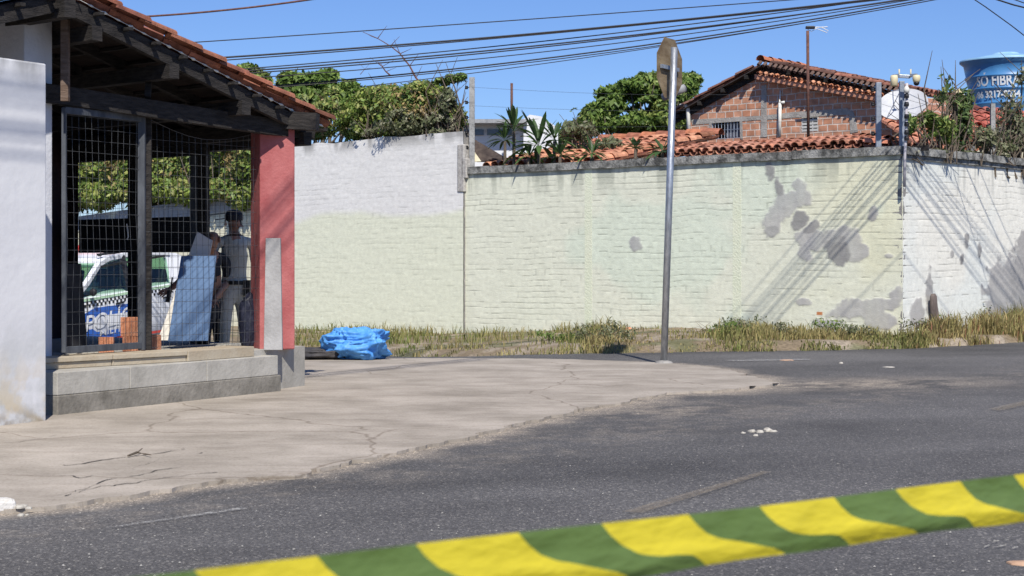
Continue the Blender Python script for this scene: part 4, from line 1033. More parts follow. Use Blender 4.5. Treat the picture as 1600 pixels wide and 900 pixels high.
# roof nearest the corner
def wl_at(u, off=0): t, (x_, y_) = onl(u, (PA.x+inL.x*off, PA.y+inL.y*off), (dL.x, dL.y)); return V(x_, y_, 0)
lowr = empty('tiled_outbuilding', tuple(wl_at(1230, 2)), 'low outbuilding with orange barrel tile roof just behind the patched wall corner', 'building')
Z0 = 2.985
A = wl_at(1020, .42); B = PA+inL*.42+dL*(-.2)
mb = MB(); Lr = (B-A).length
tile_roof(mb, A+V(0,0,Z0), (B-A), upL, Lr, 1.75, pw=.17, pl=.34, r=.076, clip=lambda p: distL(p) < distR(p)+.1, jit=.02, dark=.10, cols=((.42,.18,.11),(.50,.24,.155),(.34,.15,.10),(.40,.2,.14)))
A2 = PA+inR*.45+dR*.1; B2 = A2+dR*4.9; upR = (inR+V(0,0,.15)).normalized()
tile_roof(mb, A2+V(0,0,Z0-.05), dR, upR, 2.6, 1.9, pw=.2, pl=.38, r=.09, clip=lambda p: distR(p) < distL(p)+.1, jit=.03, dark=.14, cols=((.46,.18,.11),(.52,.22,.14),(.36,.16,.11)))
hp0 = PA+(inL+inR)*.5+V(0,0,Z0+.08)
ridge_tiles(mb, hp0, hp0+(inL+inR)*1.3+V(0,0,.19), r=.085)
mb.build('clay_tile_roof', M['tile'], lowr)
M['cream'] = pm('cream_render', (.50,.46,.32), (.60,.56,.42), 4, .9, .2, 30)
mb = MB(); q0 = PA+inL*.75+inR*.75; mb.obox(q0, dL*3.4, inL*2.4, 0, 2.98); mb.obox(q0+dR*.02, dR*1.6, inR*2.2, 0, 2.96); mb.build('wall', M['cream'], lowr)
mb = MB(); q0 = PA+inL*.5; mb.bar(A+V(0,0,Z0-.05)+inL*.02, B+V(0,0,Z0-.05)+inL*.02, .05, .08); mb.build('eave_batten', M['wood'], lowr)
# hump-backed older roof to the left
oldr = empty('tiled_house', tuple(wl_at(900, 3)), 'wide old orange tiled house roof behind the plants and the long wall', 'building')
A = wl_at(752, .55); B = wl_at(945, .55); upO = (iL+V(0,0,.185)).normalized(); Lr = (B-A).length
mb = MB()
tile_roof(mb, A+V(0,0,2.93), (B-A), upO, Lr, 3.8, pw=.22, pl=.40, r=.10, jit=.035, dark=.06, cols=((.44,.19,.11),(.52,.25,.15),(.38,.16,.10)))
for i in range(int(Lr/.26)):                      # uneven top line
    pass
ridge_tiles(mb, A+V(0,0,2.99)+upO*3.75, B+V(0,0,2.99)+upO*3.75, r=.13)
mb.build('clay_tile_roof', M['tile'], oldr)
mb = MB(); mb.obox(wl_at(765,.95), wl_at(935,.95)-wl_at(765,.95), inL*3.0, 0, 2.92); mb.build('wall', M['cream'], oldr)
mb = MB(); a0 = A-dL*(-.0); 
M['bargeboard'] = pm('dark_barge', (.04,.03,.028), (.09,.07,.06), 8, .9)
mb.prism([A+V(0,0,2.60), A+V(0,0,2.96), A+upO*3.7+V(0,0,2.96), A+upO*3.7+V(0,0,2.60)], dL*.04); mb.build('barge_board', M['bargeboard'], oldr)
# timber roof edge with its shadow put into the colour; beige gable piece
sh = empty('dark_roof_edge', tuple(wl_at(745, .7)), 'dark timber roof edge with painted shade beside the rough end of the white wall', 'roof')
mb = MB(); Yq = wl_at(740,.5).y
mb.prism([at(722,212,Yq+.3), at(735,214,Yq+.5), at(790,246,Yq-.1), at(792,252,Yq-.1), at(745,252,Yq)], (0,.25,0)); mb.build('roof_board', M['bargeboard'], sh)
mb = MB(); mb.prism([at(716,222,Yq+.2), at(728,218,Yq+.2), at(752,252,Yq-.1), at(716,254,Yq-.1)], (0,.1,0)); mb.build('gable_wall', M['cream'], sh)

# ---- unplastered brick house
HP = V(3.77, 35.0, 0); hd = V(.76, -.65, 0); hn = V(-.65, -.76, 0)
def hp(u, v): t, (x_, y_) = onl(u, (HP.x, HP.y), (hd.x, hd.y)); return t, EYE+(HOR-v)/F*y_
def H3(s_, z_, o=0): return V(HP.x+hd.x*s_+hn.x*o, HP.y+hd.y*s_+hn.y*o, z_)
bh = empty('brick_house', tuple(H3(2.2, 0)), 'unplastered red hollow brick house gable with grey concrete beams and barred window', 'house')
def brick_mat():
    m = bpy.data.materials.new('hollow_brickwork'); m.use_nodes = True; n, l = nodes(m); b = n['Principled BSDF']; b.inputs['Roughness'].default_value = .92
    a = n.new('ShaderNodeAttribute'); a.attribute_name = 'UVc'; 
    t = n.new('ShaderNodeTexBrick'); t.inputs['Scale'].default_value = 1; t.inputs['Brick Width'].default_value = .21; t.inputs['Row Height'].default_value = .135
    t.inputs['Mortar Size'].default_value = .013; t.inputs['Mortar Smooth'].default_value = .3; t.inputs['Bias'].default_value = -.1
    t.inputs['Color1'].default_value = (.47,.215,.125,1); t.inputs['Color2'].default_value = (.56,.29,.185,1); t.inputs['Mortar'].default_value = (.60,.51,.44,1)
    nz = n.new('ShaderNodeTexNoise'); nz.inputs['Scale'].default_value = 1.8; nz.inputs['Detail'].default_value = 4
    mx = n.new('ShaderNodeMix'); mx.data_type = 'RGBA'; mx.blend_type = 'LINEAR_LIGHT'; mx.inputs[0].default_value = .035
    l.new(a.outputs['Vector'], nz.inputs[0]); l.new(a.outputs['Vector'], mx.inputs[6]); l.new(nz.outputs['Color'], mx.inputs[7]); l.new(mx.outputs[2], t.inputs[0])
    n2 = n.new('ShaderNodeTexNoise'); n2.inputs['Scale'].default_value = 7; n2.inputs['Detail'].default_value = 6; l.new(a.outputs['Vector'], n2.inputs[0])
    r = n.new('ShaderNodeMapRange'); r.inputs[1].default_value = .3; r.inputs[2].default_value = .7; r.inputs[3].default_value = .72; r.inputs[4].default_value = 1.22; l.new(n2.outputs[0], r.inputs[0])
    x = n.new('ShaderNodeMix'); x.data_type = 'RGBA'; x.blend_type = 'MULTIPLY'; x.inputs[0].default_value = 1; l.new(t.outputs[0], x.inputs[6]); l.new(r.outputs[0], x.inputs[7]); l.new(x.outputs[2], b.inputs[0])
    bp = n.new('ShaderNodeBump'); bp.inputs['Strength'].default_value = .8; bp.inputs['Distance'].default_value = .02; bp.invert = True; l.new(t.outputs['Fac'], bp.inputs['Height']); l.new(bp.outputs[0], b.inputs['Normal'])
    return m
M['brick'] = brick_mat()
sE, zE = hp(1076, 168); sA, zA = hp(1200, 97); sR = 5.25; sB, zBb = hp(1375, 131)
def ztopf(s_): return zE+(zA-zE)*(s_-sE)/(sA-sE) if s_ < sA else zA+(zBb-zA)*(s_-sA)/(sB-sA)
w0, wz1 = hp(1112, 190); w1, _ = hp(1156, 190); wz0 = hp(1130, 217)[1]
c0, cz1 = hp(1253, 181); c1, _ = hp(1278, 181); cz0 = hp(1265, 206)[1]
br = sorted([sE+.05, w0, w1, sA, c0, c1, sR]); mb = MB(); uvs = []
def q4(s0, s1, z0a, z0b, z1a, z1b, o=0):
    mb.add([H3(s0,z0a,o), H3(s1,z0b,o), H3(s1,z1b,o), H3(s0,z1a,o)], [(0,1,2,3)]); uvs.extend([(s0,z0a,0),(s1,z0b,0),(s1,z1b,0),(s0,z1a,0)])
for i in range(len(br)-1):
    s0, s1 = br[i], br[i+1]; t0_, t1_ = ztopf(s0)-.10, ztopf(s1)-.10
    if abs(s0-w0) < 1e-6: q4(s0,s1,0,0,wz0,wz0); q4(s0,s1,wz1,wz1,t0_,t1_)
    elif abs(s0-c0) < 1e-6: q4(s0,s1,0,0,cz0,cz0); q4(s0,s1,cz1,cz1,t0_,t1_)
    else: q4(s0,s1,0,0,t0_,t1_)
for (a0, a1, z0_, z1_) in ((w0,w1,wz0,wz1),(c0,c1,cz0,cz1)):       # reveals
    for (p0, p1) in (((a0,z0_),(a0,z1_)),((a1,z0_),(a1,z1_)),((a0,z1_),(a1,z1_)),((a0,z0_),(a1,z0_))):
        mb.add([H3(*p0), H3(*p1), H3(*p1,-.14), H3(*p0,-.14)], [(0,1,2,3)]); uvs.extend([(p0[0],p0[1],0),(p1[0],p1[1],0),(p1[0]+.14,p1[1],0),(p0[0]+.14,p0[1],0)])
# side walls and back
for sx_ in (sE+.05, sR):
    mb.add([H3(sx_,0), H3(sx_,0,-1.7), H3(sx_,ztopf(sx_)-.1,-1.7), H3(sx_,ztopf(sx_)-.1)], [(0,1,2,3)]); uvs.extend([(0,0,0),(6,0,0),(6,4,0),(0,4,0)])
gw = mb.build('gable_wall', M['brick'], bh)
at_ = gw.data.attributes.new('UVc', 'FLOAT_VECTOR', 'POINT'); at_.data.foreach_set('vector', np.array(uvs, float).ravel())
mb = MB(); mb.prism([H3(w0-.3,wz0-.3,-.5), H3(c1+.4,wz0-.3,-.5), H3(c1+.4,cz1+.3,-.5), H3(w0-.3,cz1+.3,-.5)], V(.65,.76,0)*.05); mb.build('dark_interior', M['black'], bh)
M['beam'] = pm('raw_concrete', (.28,.26,.235), (.40,.38,.35), 6, .95, .6, 30)
def strip(P_, name='concrete_beam', o=.008):
    mb = MB(); mb.prism([H3(*hp(u, v), o) for u, v in P_], -hn*.006); return mb.build(name, M['beam'], bh)
strip([(1080,187),(1190,181),(1190,187),(1082,195)]); strip([(1199,180),(1240,175),(1325,169),(1328,179),(1240,184),(1199,187)])
strip([(1190,134),(1198,132),(1199,214),(1189,214)], 'concrete_column', .011); strip([(1326,172),(1334,174),(1341,206),(1329,208),(1328,190)], 'concrete_column', .011)
strip([(1108,190),(1112,190),(1112,217),(1109,217)], 'window_jamb', .01); strip([(1156,187),(1160,187),(1161,217),(1157,217)], 'window_jamb', .01)
# window
wd_ = MB()
for k in range(1): pass
mb = MB()
for (p0, p1) in (((w0,wz0),(w1,wz0)),((w0,wz1),(w1,wz1)),((w0,wz0),(w0,wz1)),((w1,wz0),(w1,wz1))): mb.bar(H3(*p0,-.03), H3(*p1,-.03), .03, .03)
wo = mb.build('window', M['steel'], bh)
mb = MB()
for k in range(1, 9): s_ = w0+(w1-w0)*k/9; mb.bar(H3(s_,wz0,-.02), H3(s_,wz1,-.02), .013, .013)
mb.bar(H3(w0,(wz0+wz1)/2,-.02), H3(w1,(wz0+wz1)/2,-.02), .013, .013); mb.build('bars', M['galv'], wo)
M['curtain'] = pm('grey_curtain', (.12,.13,.16), (.2,.21,.25), 20, .8, stretch=(9,9,.5)); mb = MB(); mb.prism([H3(w0+(w1-w0)*.42,wz0,-.12), H3(w1,wz0,-.12), H3(w1,wz1,-.12), H3(w0+(w1-w0)*.42,wz1,-.12)], hn*.01); mb.build('curtain', M['curtain'], wo)
# concrete vent blocks
mb = MB()
for j in range(5): z_ = cz0+(cz1-cz0)*(j+.5)/5; mb.bar(H3(c0,z_,-.03), H3(c1,z_,-.03), .07, .045, up=(0,0,1))
for k in range(4): s_ = c0+(c1-c0)*k/3; mb.bar(H3(s_,cz0,-.02), H3(s_,cz1,-.02), .03, .04)
M['vent'] = pm('vent_concrete', (.48,.47,.44), (.58,.57,.54), 9, .9); mb.build('vent_block', M['vent'], bh)
strip([(1246,180),(1280,177),(1281,182),(1247,184)], 'vent_lintel', .05)
# pipes on the facade
mb = MB(); P_ = [H3(*hp(1068,166),.12), H3(*hp(1076,165),.12), H3(*hp(1079,170),.10), H3(*hp(1081,212),.10)]; mb.tube(P_, .045, 8); mb.build('downpipe', M['white'], bh, smooth=True)
mb = MB(); mb.tube([H3(*hp(1221,161),.05), H3(*hp(1220,214),.05)], .035, 8); mb.tube([H3(*hp(1221,141),.04), H3(*hp(1217,214),.04)], .018, 6); mb.tube([H3(*hp(1221,161),.05), H3(*hp(1228,160),.05)], .03, 8); mb.build('vent_pipe', M['white'], bh, smooth=True)
M['asb'] = pm('fibre_cement', (.22,.225,.23), (.34,.345,.35), 8, .9)
mb = MB(); a = H3(*hp(1058,155),.5); b2 = H3(*hp(1089,140),.45); mb.tube([a, b2], .085, 12); mb.build('gutter_pipe', M['asb'], bh, smooth=True)
# roof planes: left and right of the ridge, overhanging the gable
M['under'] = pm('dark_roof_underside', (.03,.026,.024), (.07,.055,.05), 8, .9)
for (s0, z0_, s1, z1_, nm) in ((sE-.35, zE-.12, sA, zA, 0), (sR, ztopf(sR), sA, zA, 1)):
    eu = H3(s0, z0_)-H3(s1, z1_); L_ = eu.length; up_ = -eu.normalized(); ov = .24
    O = H3(s0, z0_, ov)-V(0,0,.055); mb = MB()
    tile_roof(mb, O, -hn, up_, 2.0, L_, pw=.18, pl=.36, r=.066, jit=.012, cols=((.22,.10,.07),(.30,.13,.09),(.17,.09,.07)), dark=.3)
    mb.build('clay_tile_roof', M['tile'], bh)
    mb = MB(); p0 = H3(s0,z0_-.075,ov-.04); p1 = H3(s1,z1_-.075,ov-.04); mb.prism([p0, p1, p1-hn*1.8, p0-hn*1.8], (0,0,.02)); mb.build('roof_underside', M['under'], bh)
    mb = MB(); mb.bar(H3(s0,z0_-.145,.02), H3(s1,z1_-.145,.02), .06, .12); mb.build('rake_rafter', M['wood'], bh)
    for k in range(4):
        s_ = s0+(s1-s0)*(k+.3)/4; z_ = z0_+(z1_-z0_)*(k+.3)/4; mb = MB(); mb.bar(H3(s_,z_-.13,-.1), H3(s_,z_-.13,ov-.02), .06, .08); mb.build('purlin_end', M['wood'], bh)
# row of tile ends along the right rake
mb = MB(); p0 = H3(sA,zA-.04,.27); p1 = H3(sR,ztopf(sR)-.04,.27); dq = (p1-p0); nq = int(dq.length/.12)
for k in range(nq): p = p0+dq*(k/nq); mb.tube([p+V(0,0,.02), p-hn*(-.10)+V(0,0,-.05)], .035, 6, col=(.14,.09,.07))
mb.build('rake_tile_ends', M['tile'], bh)
mb = MB(); ridge_tiles(mb, H3(sA,zA,.3), H3(sA,zA,-1.7)); mb.build('ridge_tiles', M['tile'], bh)
# small tiled ledge across the gable
l0, lz0 = hp(1188,121); l1, lz1 = hp(1392,158); mb = MB()
eu = H3(l1,lz1,.20)-H3(l0,lz0,.20)
O = H3(l0,lz0,.22)
tile_roof(mb, O, eu, (-hn+V(0,0,.35)).normalized(), eu.length, .25, pw=.14, pl=.22, r=.045, cols=((.55,.25,.14),(.60,.30,.19),(.48,.2,.11)), dark=0)
mb.build('ledge_tiles', M['tile'], bh); mb = MB(); mb.bar(H3(l0,lz0-.0,.20), H3(l1,lz1-.0,.20), .03, .09); M['ledgeb'] = pm('tan_ledge', (.45,.2,.12), (.55,.28,.18), 12, .9); mb.build('ledge_board', M['ledgeb'], bh)

# ---- white building far behind
M['fwhite'] = pm('far_white_wall', (.60,.61,.62), (.68,.69,.70), 2, .9)
wb = empty('white_building', tuple(at(800,410,60)), 'long white low building with dark window strip seen behind the palm like plants', 'building')
mb = MB(); mb.prism([at(700,192,60), at(822,192,60), V(at(822,0,60).x,60,0), V(at(700,0,60).x,60,0)], (0,6,0)); mb.build('wall', M['fwhite'], wb)
mb = MB(); mb.prism([at(818,200,59.5), at(818,186,59.5), at(828,179,59.5), at(846,182,59.5), at(872,200,59.5), V(at(872,0,59.5).x,59.5,0), V(at(818,0,59.5).x,59.5,0)], (0,5,0)); mb.build('gable_block', M['fwhite'], wb)
mb = MB(); mb.prism([at(694,186,59.2), at(824,186,59.2), at(824,192,59.2), at(694,192,59.2)], (0,6.5,0)); mb.build('roof_edge', M['asb'], wb)
M['glassd'] = pm('dark_glass', (.05,.07,.10), (.09,.11,.15), 3, .25, spec=.6)
for (u0, u1) in ((712,728),(732,756),(761,800)):
    mb = MB(); mb.prism([at(u0,202,59.93), at(u1,202,59.93), at(u1,211,59.93), at(u0,211,59.93)], (0,.04,0)); mb.build('window', M['glassd'], wb)
mb = MB(); mb.tube([at(799.5,200,58), at(799.5,130,58)], .045, 8); tag(mb.build('rusty_pipe', M['rust'], loc=tuple(at(799.5,200,58)), smooth=True), 'thin dark rusty pipe standing up behind the palm like plants', 'pipe')
# ---- yellow building right
M['ywall'] = pm('pale_yellow_wall', (.60,.52,.28), (.68,.60,.36), 2, .9)
yb = empty('yellow_building', tuple(at(1470,410,48)), 'pale yellow building strip between the satellite dish and the blue water tank', 'building')
mb = MB(); mb.prism([at(1436,153,48), at(1492,154,48), V(at(1492,0,48).x,48,0), V(at(1436,0,48).x,48,0)], (0,4,0)); mb.build('wall', M['ywall'], yb)
mb = MB(); mb.prism([at(1490,141,47.5), at(1502,138,47.5), at(1508,150,47.5), at(1508,200,47.5), at(1490,200,47.5)], (0,1.5,0)); mb.build('water_box', M['ywall'], yb)
mb = MB(); O = at(1436,168,46.5); tile_roof(mb, at(1425,186,45), V(1,.0,-.05), V(0,1,.35), 3.2, 1.6, pw=.24, pl=.4, r=.11, cols=((.45,.17,.1),(.38,.15,.1))); mb.build('clay_tile_roof', M['tile'], yb)
# distant right roofs
rr_ = empty('tiled_house', tuple(at(1560,410,33)), 'orange tiled house roof under the blue water tank behind the right hand wall', 'building')
mb = MB(); tile_roof(mb, at(1430,232,30.2), V(1,.25,0), V(-.12,1,.30), 2.1, 3.2, pw=.24, pl=.42, r=.11, jit=.03, cols=((.50,.20,.12),(.56,.25,.16),(.40,.17,.11)))
mb.build('clay_tile_roof', M['tile'], rr_); mb = MB(); tile_roof(mb, at(1500,200,34), V(1,-.1,-.12), V(0,1,.30), 2.6, 2.2, pw=.24, pl=.42, r=.11, cols=((.48,.14,.10),(.42,.14,.10)))
mb.build('clay_tile_roof', M['tile'], rr_)
mb = MB(); mb.prism([at(1440,236,30.8), at(1600,238,31.6), V(at(1600,0,31.6).x,31.6,0), V(at(1440,0,30.8).x,30.8,0)], (0,3,0)); mb.build('wall', M['cream'], rr_)
mb = MB(); mb.bar(at(1518,234,30.4), at(1562,204,32.6), .08, .14); mb.build('barge_board', M['asb'], rr_)
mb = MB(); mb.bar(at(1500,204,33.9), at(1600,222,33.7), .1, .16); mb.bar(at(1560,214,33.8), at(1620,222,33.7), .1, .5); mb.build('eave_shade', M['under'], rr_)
# distant filler trees so no bare horizon shows over the walls
for i, (u, v, hw, hh_, Yq, pal) in enumerate(((1600,200,60,30,60,'dark'),(1450,195,40,22,62,'mid'),(700,215,60,16,75,'mid'),(860,215,50,12,80,'dark'),(250,230,120,40,70,'dark'))):
    tree('distant_tree', [(u-hw*.5,v,hw*.6,hh_),(u+hw*.4,v+4,hw*.6,hh_*.9),(u,v-hh_*.4,hw*.5,hh_*.6)], Yq, 3500, .22, pal, 90+i, ['distant dark tree behind the blue tank','distant tree behind the satellite dish','distant green tree left of the white building','distant dark tree right of the white building','distant tree behind the creeper bank'][i], r0=.25)

# ================================================================== WATER TANK
TK = V((1572-800)/F*40, 40, 0); zt = EYE+(HOR-96)/F*40; zbm = EYE+(HOR-196)/F*40; rt = 66/F*40; rbm = 45/F*40
tk = empty('water_tank', (TK.x, TK.y, zbm), 'big round blue fibreglass water tank with white lettering at the right', 'water tank')
M['tank'] = pm('blue_fibreglass', (.045,.17,.38), (.075,.24,.48), 1.6, .38, .06, 20, spec=.5, stretch=(1,1,.6))
def tr_(z_): t = (z_-zbm)/(zt-zbm); return rbm+(rt-rbm)*t
prof = [(.001, zbm), (rbm, zbm)]
for v in (186, 163.5, 141, 122):
    z_ = EYE+(HOR-v)/F*40; prof += [(tr_(z_)-.0, z_-.05), (tr_(z_)+.035, z_-.02), (tr_(z_)+.035, z_+.0), (tr_(z_)+.008, z_+.03)]
prof += [(tr_(zt-.1), zt-.10), (tr_(zt)+.05, zt-.05), (tr_(zt)+.06, zt)]
mb = MB(); mb.lathe(prof, (TK.x, TK.y, 0), 48); mb.build('tank_body', M['tank'], tk, smooth=True)
mb = MB(); mb.lathe([(tr_(zt)+.07, zt-.03), (tr_(zt)+.075, zt+.015), (tr_(zt)-.05, zt+.03), (.5, zt+.13), (.32, zt+.16), (.28, zt+.20), (.001, zt+.21)], (TK.x, TK.y, 0), 48)
M['tanklid'] = pm('pale_blue_lid', (.22,.42,.62), (.32,.52,.70), 3, .5); mb.build('tank_lid', M['tanklid'], tk, smooth=True)
mb = MB(); mb.obox(TK-V(1.1,1.1,0), V(2.2,0,0), V(0,2.2,0), 0, zbm-.004); mb.build('tank_stand', M['cream'], tk)
M['letter'] = pm('white_lettering', (.70,.72,.73), rough=.6)
def text_mesh(s, size, bold=0):
    cu = bpy.data.curves.new('t', 'FONT'); cu.body = s; cu.size = size; cu.align_x = 'CENTER'; cu.align_y = 'CENTER'; cu.offset = bold; cu.resolution_u = 3
    o = bpy.data.objects.new('t', cu); COL.objects.link(o); dg_ = bpy.context.evaluated_depsgraph_get(); dg_.update()
    me = bpy.data.meshes.new_from_object(o.evaluated_get(dg_)); v = [tuple(x.co) for x in me.vertices]; f = [tuple(p.vertices) for p in me.polygons]
    bpy.data.objects.remove(o); return v, f
def tank_text(s, size, u, v, wpx_, name):
    vt, ft = text_mesh(s, size, .008); xs_ = [a[0] for a in vt]; sc_ = (wpx_/F*40)/(max(xs_)-min(xs_)); mb = MB(); z_ = EYE+(HOR-v)/F*40
    view = math.atan2(-TK.y, -TK.x); th0 = view+((u-1572)/F*40)/rt
    bmx = bmesh.new(); vv = [bmx.verts.new(a) for a in vt]
    for q in ft:
        try: bmx.faces.new([vv[i] for i in q])
        except Exception: pass
    bmesh.ops.triangulate(bmx, faces=bmx.faces); bmesh.ops.subdivide_edges(bmx, edges=[e for e in bmx.edges if e.calc_length() > size*.25], cuts=2)
    bmesh.ops.triangulate(bmx, faces=bmx.faces)
    out = []
    bmx.verts.index_update()
    for a in bmx.verts:
        x_, y_ = a.co.x*sc_, a.co.y; zz = z_+y_; r_ = tr_(zz)+.022; th = th0+x_/r_*1.0; out.append((TK.x+r_*math.cos(th), TK.y+r_*math.sin(th), zz))
    fs = [tuple(x.index for x in q.verts) for q in bmx.faces]; bmx.free()
    mb.add(out, fs); mb.build(name, M['letter'], tk)
tank_text('SÓ FIBRA', .34, 1557, 131.5, 70, 'lettering')
tank_text('86 3217-0244', .21, 1556, 152, 70, 'lettering')

# ================================================================== DISH, POSTS, CAMERAS, ANTENNA
dc = at(1411, 166, 27.9); ds = empty('satellite_dish', (dc.x, dc.y, 3.1), 'big pale grey mesh satellite dish tilted behind the two steel posts at the wall corner', 'satellite dish')
M['dish'] = pm('dish_grey', (.42,.43,.44), (.52,.53,.54), 5, .6)
axis = V(-.26, -.62, .72).normalized()
rd_ = .42; mb = MB(); prof = [(.001,-.0)]+[(rd_*k/8, .10*(k/8)**2) for k in range(1, 9)]
mb.lathe(prof, dc-axis*.05, 36, axis=axis); q_ = [(a, b-.012) for a, b in prof]; mb.lathe(q_, dc-axis*.05, 36, axis=axis); mb.build('reflector', M['dish'], ds, smooth=True)
mb = MB(); mb.tube([dc-axis*.06, dc-axis*.2, V(dc.x, dc.y+.1, dc.z-.4), V(dc.x, dc.y+.1, 3.0)], .022, 8); mb.build('mast', M['galv'], ds)
mb = MB(); f_ = dc+axis*.34
for k in range(3):
    a = k*2.09; M3 = axis.to_track_quat('Z','Y').to_matrix(); mb.tube([dc+M3@V(rd_*math.cos(a), rd_*math.sin(a), .05), f_], .008, 5)
mb.lathe([(.001,-.03),(.03,-.03),(.03,.04),(.001,.04)], f_, 10, axis=axis); mb.build('feed_arm', M['galv'], ds)
def fence_post(u, vt, vb, Yq, wpx_, mt, label, ins=5, side=-1, w2=None):
    b = at(u, vb, Yq); t = at(u, vt, Yq); ww = wpx_/F*Yq
    r = empty('fence_post', tuple(b), label, 'post', 'electric fence posts along the wall top')
    mb = MB(); mb.box((b.x-ww/2, b.y-ww/2, b.z-.25), (b.x+ww/2, b.y+ww/2, t.z)); mb.build('post_body', M[mt], r, bevel=.004)
    for k in range(ins):
        z_ = t.z-(t.z-b.z)*(.12+.7*k/max(1, ins-1)); c = V(b.x+side*(ww/2+.05), b.y-.02, z_)
        mb = MB(); mb.tube([V(b.x, b.y-.02, z_), c], .008, 6); mb.lathe([(.001,-.03),(.025,-.03),(.03,-.005),(.018,0),(.03,.008),(.024,.03),(.001,.03)], c, 10); mb.build('insulator', M['black'], r, smooth=True)
    return r
M['cpost'] = pm('weathered_post', (.20,.20,.195), (.36,.36,.35), 12, .85, .3, 40)
Yp = onw(737)+.12
fence_post(737.5, 121, 254, Yp, 8.5, 'cpost', 'slim weathered post on the left end of the long coping with creeper at its top')
Y1 = onw(1372)+.12; fence_post(1372.5, 129, 226, Y1, 8, 'steel', 'plain blue grey steel post on the coping just left of the wall corner', ins=4)
fence_post(1409, 127, 230, 25.1, 7.5, 'steel', 'steel post standing on the wall corner carrying the security cameras', ins=0)
Y3 = onl(1551, (PA.x, PA.y), (dR.x, dR.y))[1][1]+.1; fence_post(1551, 162, 238, Y3, 7, 'cpost', 'weathered post on the right hand wall in front of the blue tank', ins=3)
# fence wires
def fwire(ua, va, Ya, ub, vb, Yb, label):
    a = at(ua, va, Ya); b = at(ub, vb, Yb); mb = MB(); mb.tube([a.lerp(b, k/10)-V(0,0,.10*math.sin(math.pi*k/10)) for k in range(11)], .0022, 4)
    tag(mb.build('fence_wire', M['wire'], loc=tuple(a)), label, 'wire', 'electric fence wires between the wall posts')
nm = ['top', 'second', 'third', 'bottom']
for k in range(4):
    fwire(733, 136+k*29, Yp, 1368, 142+k*20, Y1, nm[k]+' fence wire running above the long coping in front of the brick house')
    fwire(1376, 142+k*20, Y1, 1551, 172+k*16, Y3, nm[k]+' fence wire around the wall corner towards the blue tank')
# conduit with cameras
cm = empty('camera_mast', tuple(at(1414, 293, 24.93)), 'white conduit mast at the wall corner with two pale dome cameras and junction boxes', 'camera mast')
mb = MB(); Yc = 24.85; mb.tube([at(1413,292,Yc), at(1414,238,Yc), at(1416,200,Yc), at(1417,130,Yc)], .022, 8); M['pvc'] = pm('grey_conduit', (.40,.38,.40), (.5,.48,.5), 10, .6); mb.build('conduit', M['pvc'], cm, smooth=True)
mb = MB()
for v in (150,163,182,194,207,216): p = at(1416.5, v, Yc-.02); mb.lathe([(.001,-.03),(.035,-.03),(.038,.0),(.03,.035),(.001,.035)], p, 10)
mb.build('clamps', M['black'], cm)
p = at(1416.5,140,Yc-.03); mb = MB(); mb.lathe([(.001,-.055),(.04,-.045),(.045,0),(.04,.02),(.02,.05),(.001,.055)], p, 14); mb.build('small_dome', M['white'], cm, smooth=True)
mb = MB(); mb.bar(at(1404,119,Yc), at(1422,120,Yc), .04, .05); mb.bar(at(1404,118,Yc-.04), at(1396,119,Yc-.1), .05, .05); mb.bar(at(1422,118,Yc-.04), at(1433,117,Yc-.1), .05, .04); mb.build('bracket', M['galv'], cm, bevel=.005)
M['ivory'] = pm('aged_ivory_plastic', (.58,.50,.30), (.66,.58,.38), 6, .5)
p = at(1397,124,Yc-.12)
mb = MB(); mb.lathe([(.001,-.10),(.04,-.10),(.055,-.09),(.058,.02),(.05,.06),(.001,.065)], p, 14); mb.build('camera_housing', M['ivory'], cm, smooth=True)
p = at(1432,124,Yc-.12)
mb = MB(); mb.lathe([(.001,-.06),(.03,-.055),(.052,-.03),(.058,.0),(.06,.03),(.05,.06),(.001,.07)], p, 16); hc = mb.build('camera_housing', M['ivory'], cm, smooth=True)
mb = MB(); mb.lathe([(.001,-.095),(.025,-.09),(.042,-.07),(.046,-.045),(.03,-.04)], p+V(0,0,.0), 14); mb.build('camera_dome', M['black'], hc, smooth=True)
for u in (1405, 1423): mb = MB(); mb.tube([at(u,121,Yc), at(u,108,Yc)], .011, 7); mb.build('aerial', M['ivory'], cm, smooth=True)
mb = MB(); p = at(1408,262,24.95)
# exposed brick scrap under the coping corner: loose ceramic chip
# antenna
Ya_ = 30.5; an = empty('tv_antenna', tuple(at(1263,205,Ya_)), 'tall thin dark red antenna mast with black head and looped elements before the brick house', 'antenna')
mb = MB(); mb.tube([at(1263,215,Ya_), at(1262,48,Ya_)], .028, 8); mb.build('mast', M['rust'], an, smooth=True)
mb = MB(); mb.bar(at(1259,43,Ya_), at(1273,43,Ya_), .09, .05); mb.build('head', M['black'], an, bevel=.01)
mb = MB(); mb.tube([at(1273,43,Ya_), at(1293,42,Ya_)], .008, 5); mb.tube([at(1273,44,Ya_), at(1282,47,Ya_), at(1292,51,Ya_), at(1294,48,Ya_), at(1284,43,Ya_), at(1275,42,Ya_)], .007, 5); mb.tube([at(1262,46,Ya_), at(1268,49,Ya_), at(1275,45,Ya_)], .006, 5); mb.build('elements', M['white'], an)

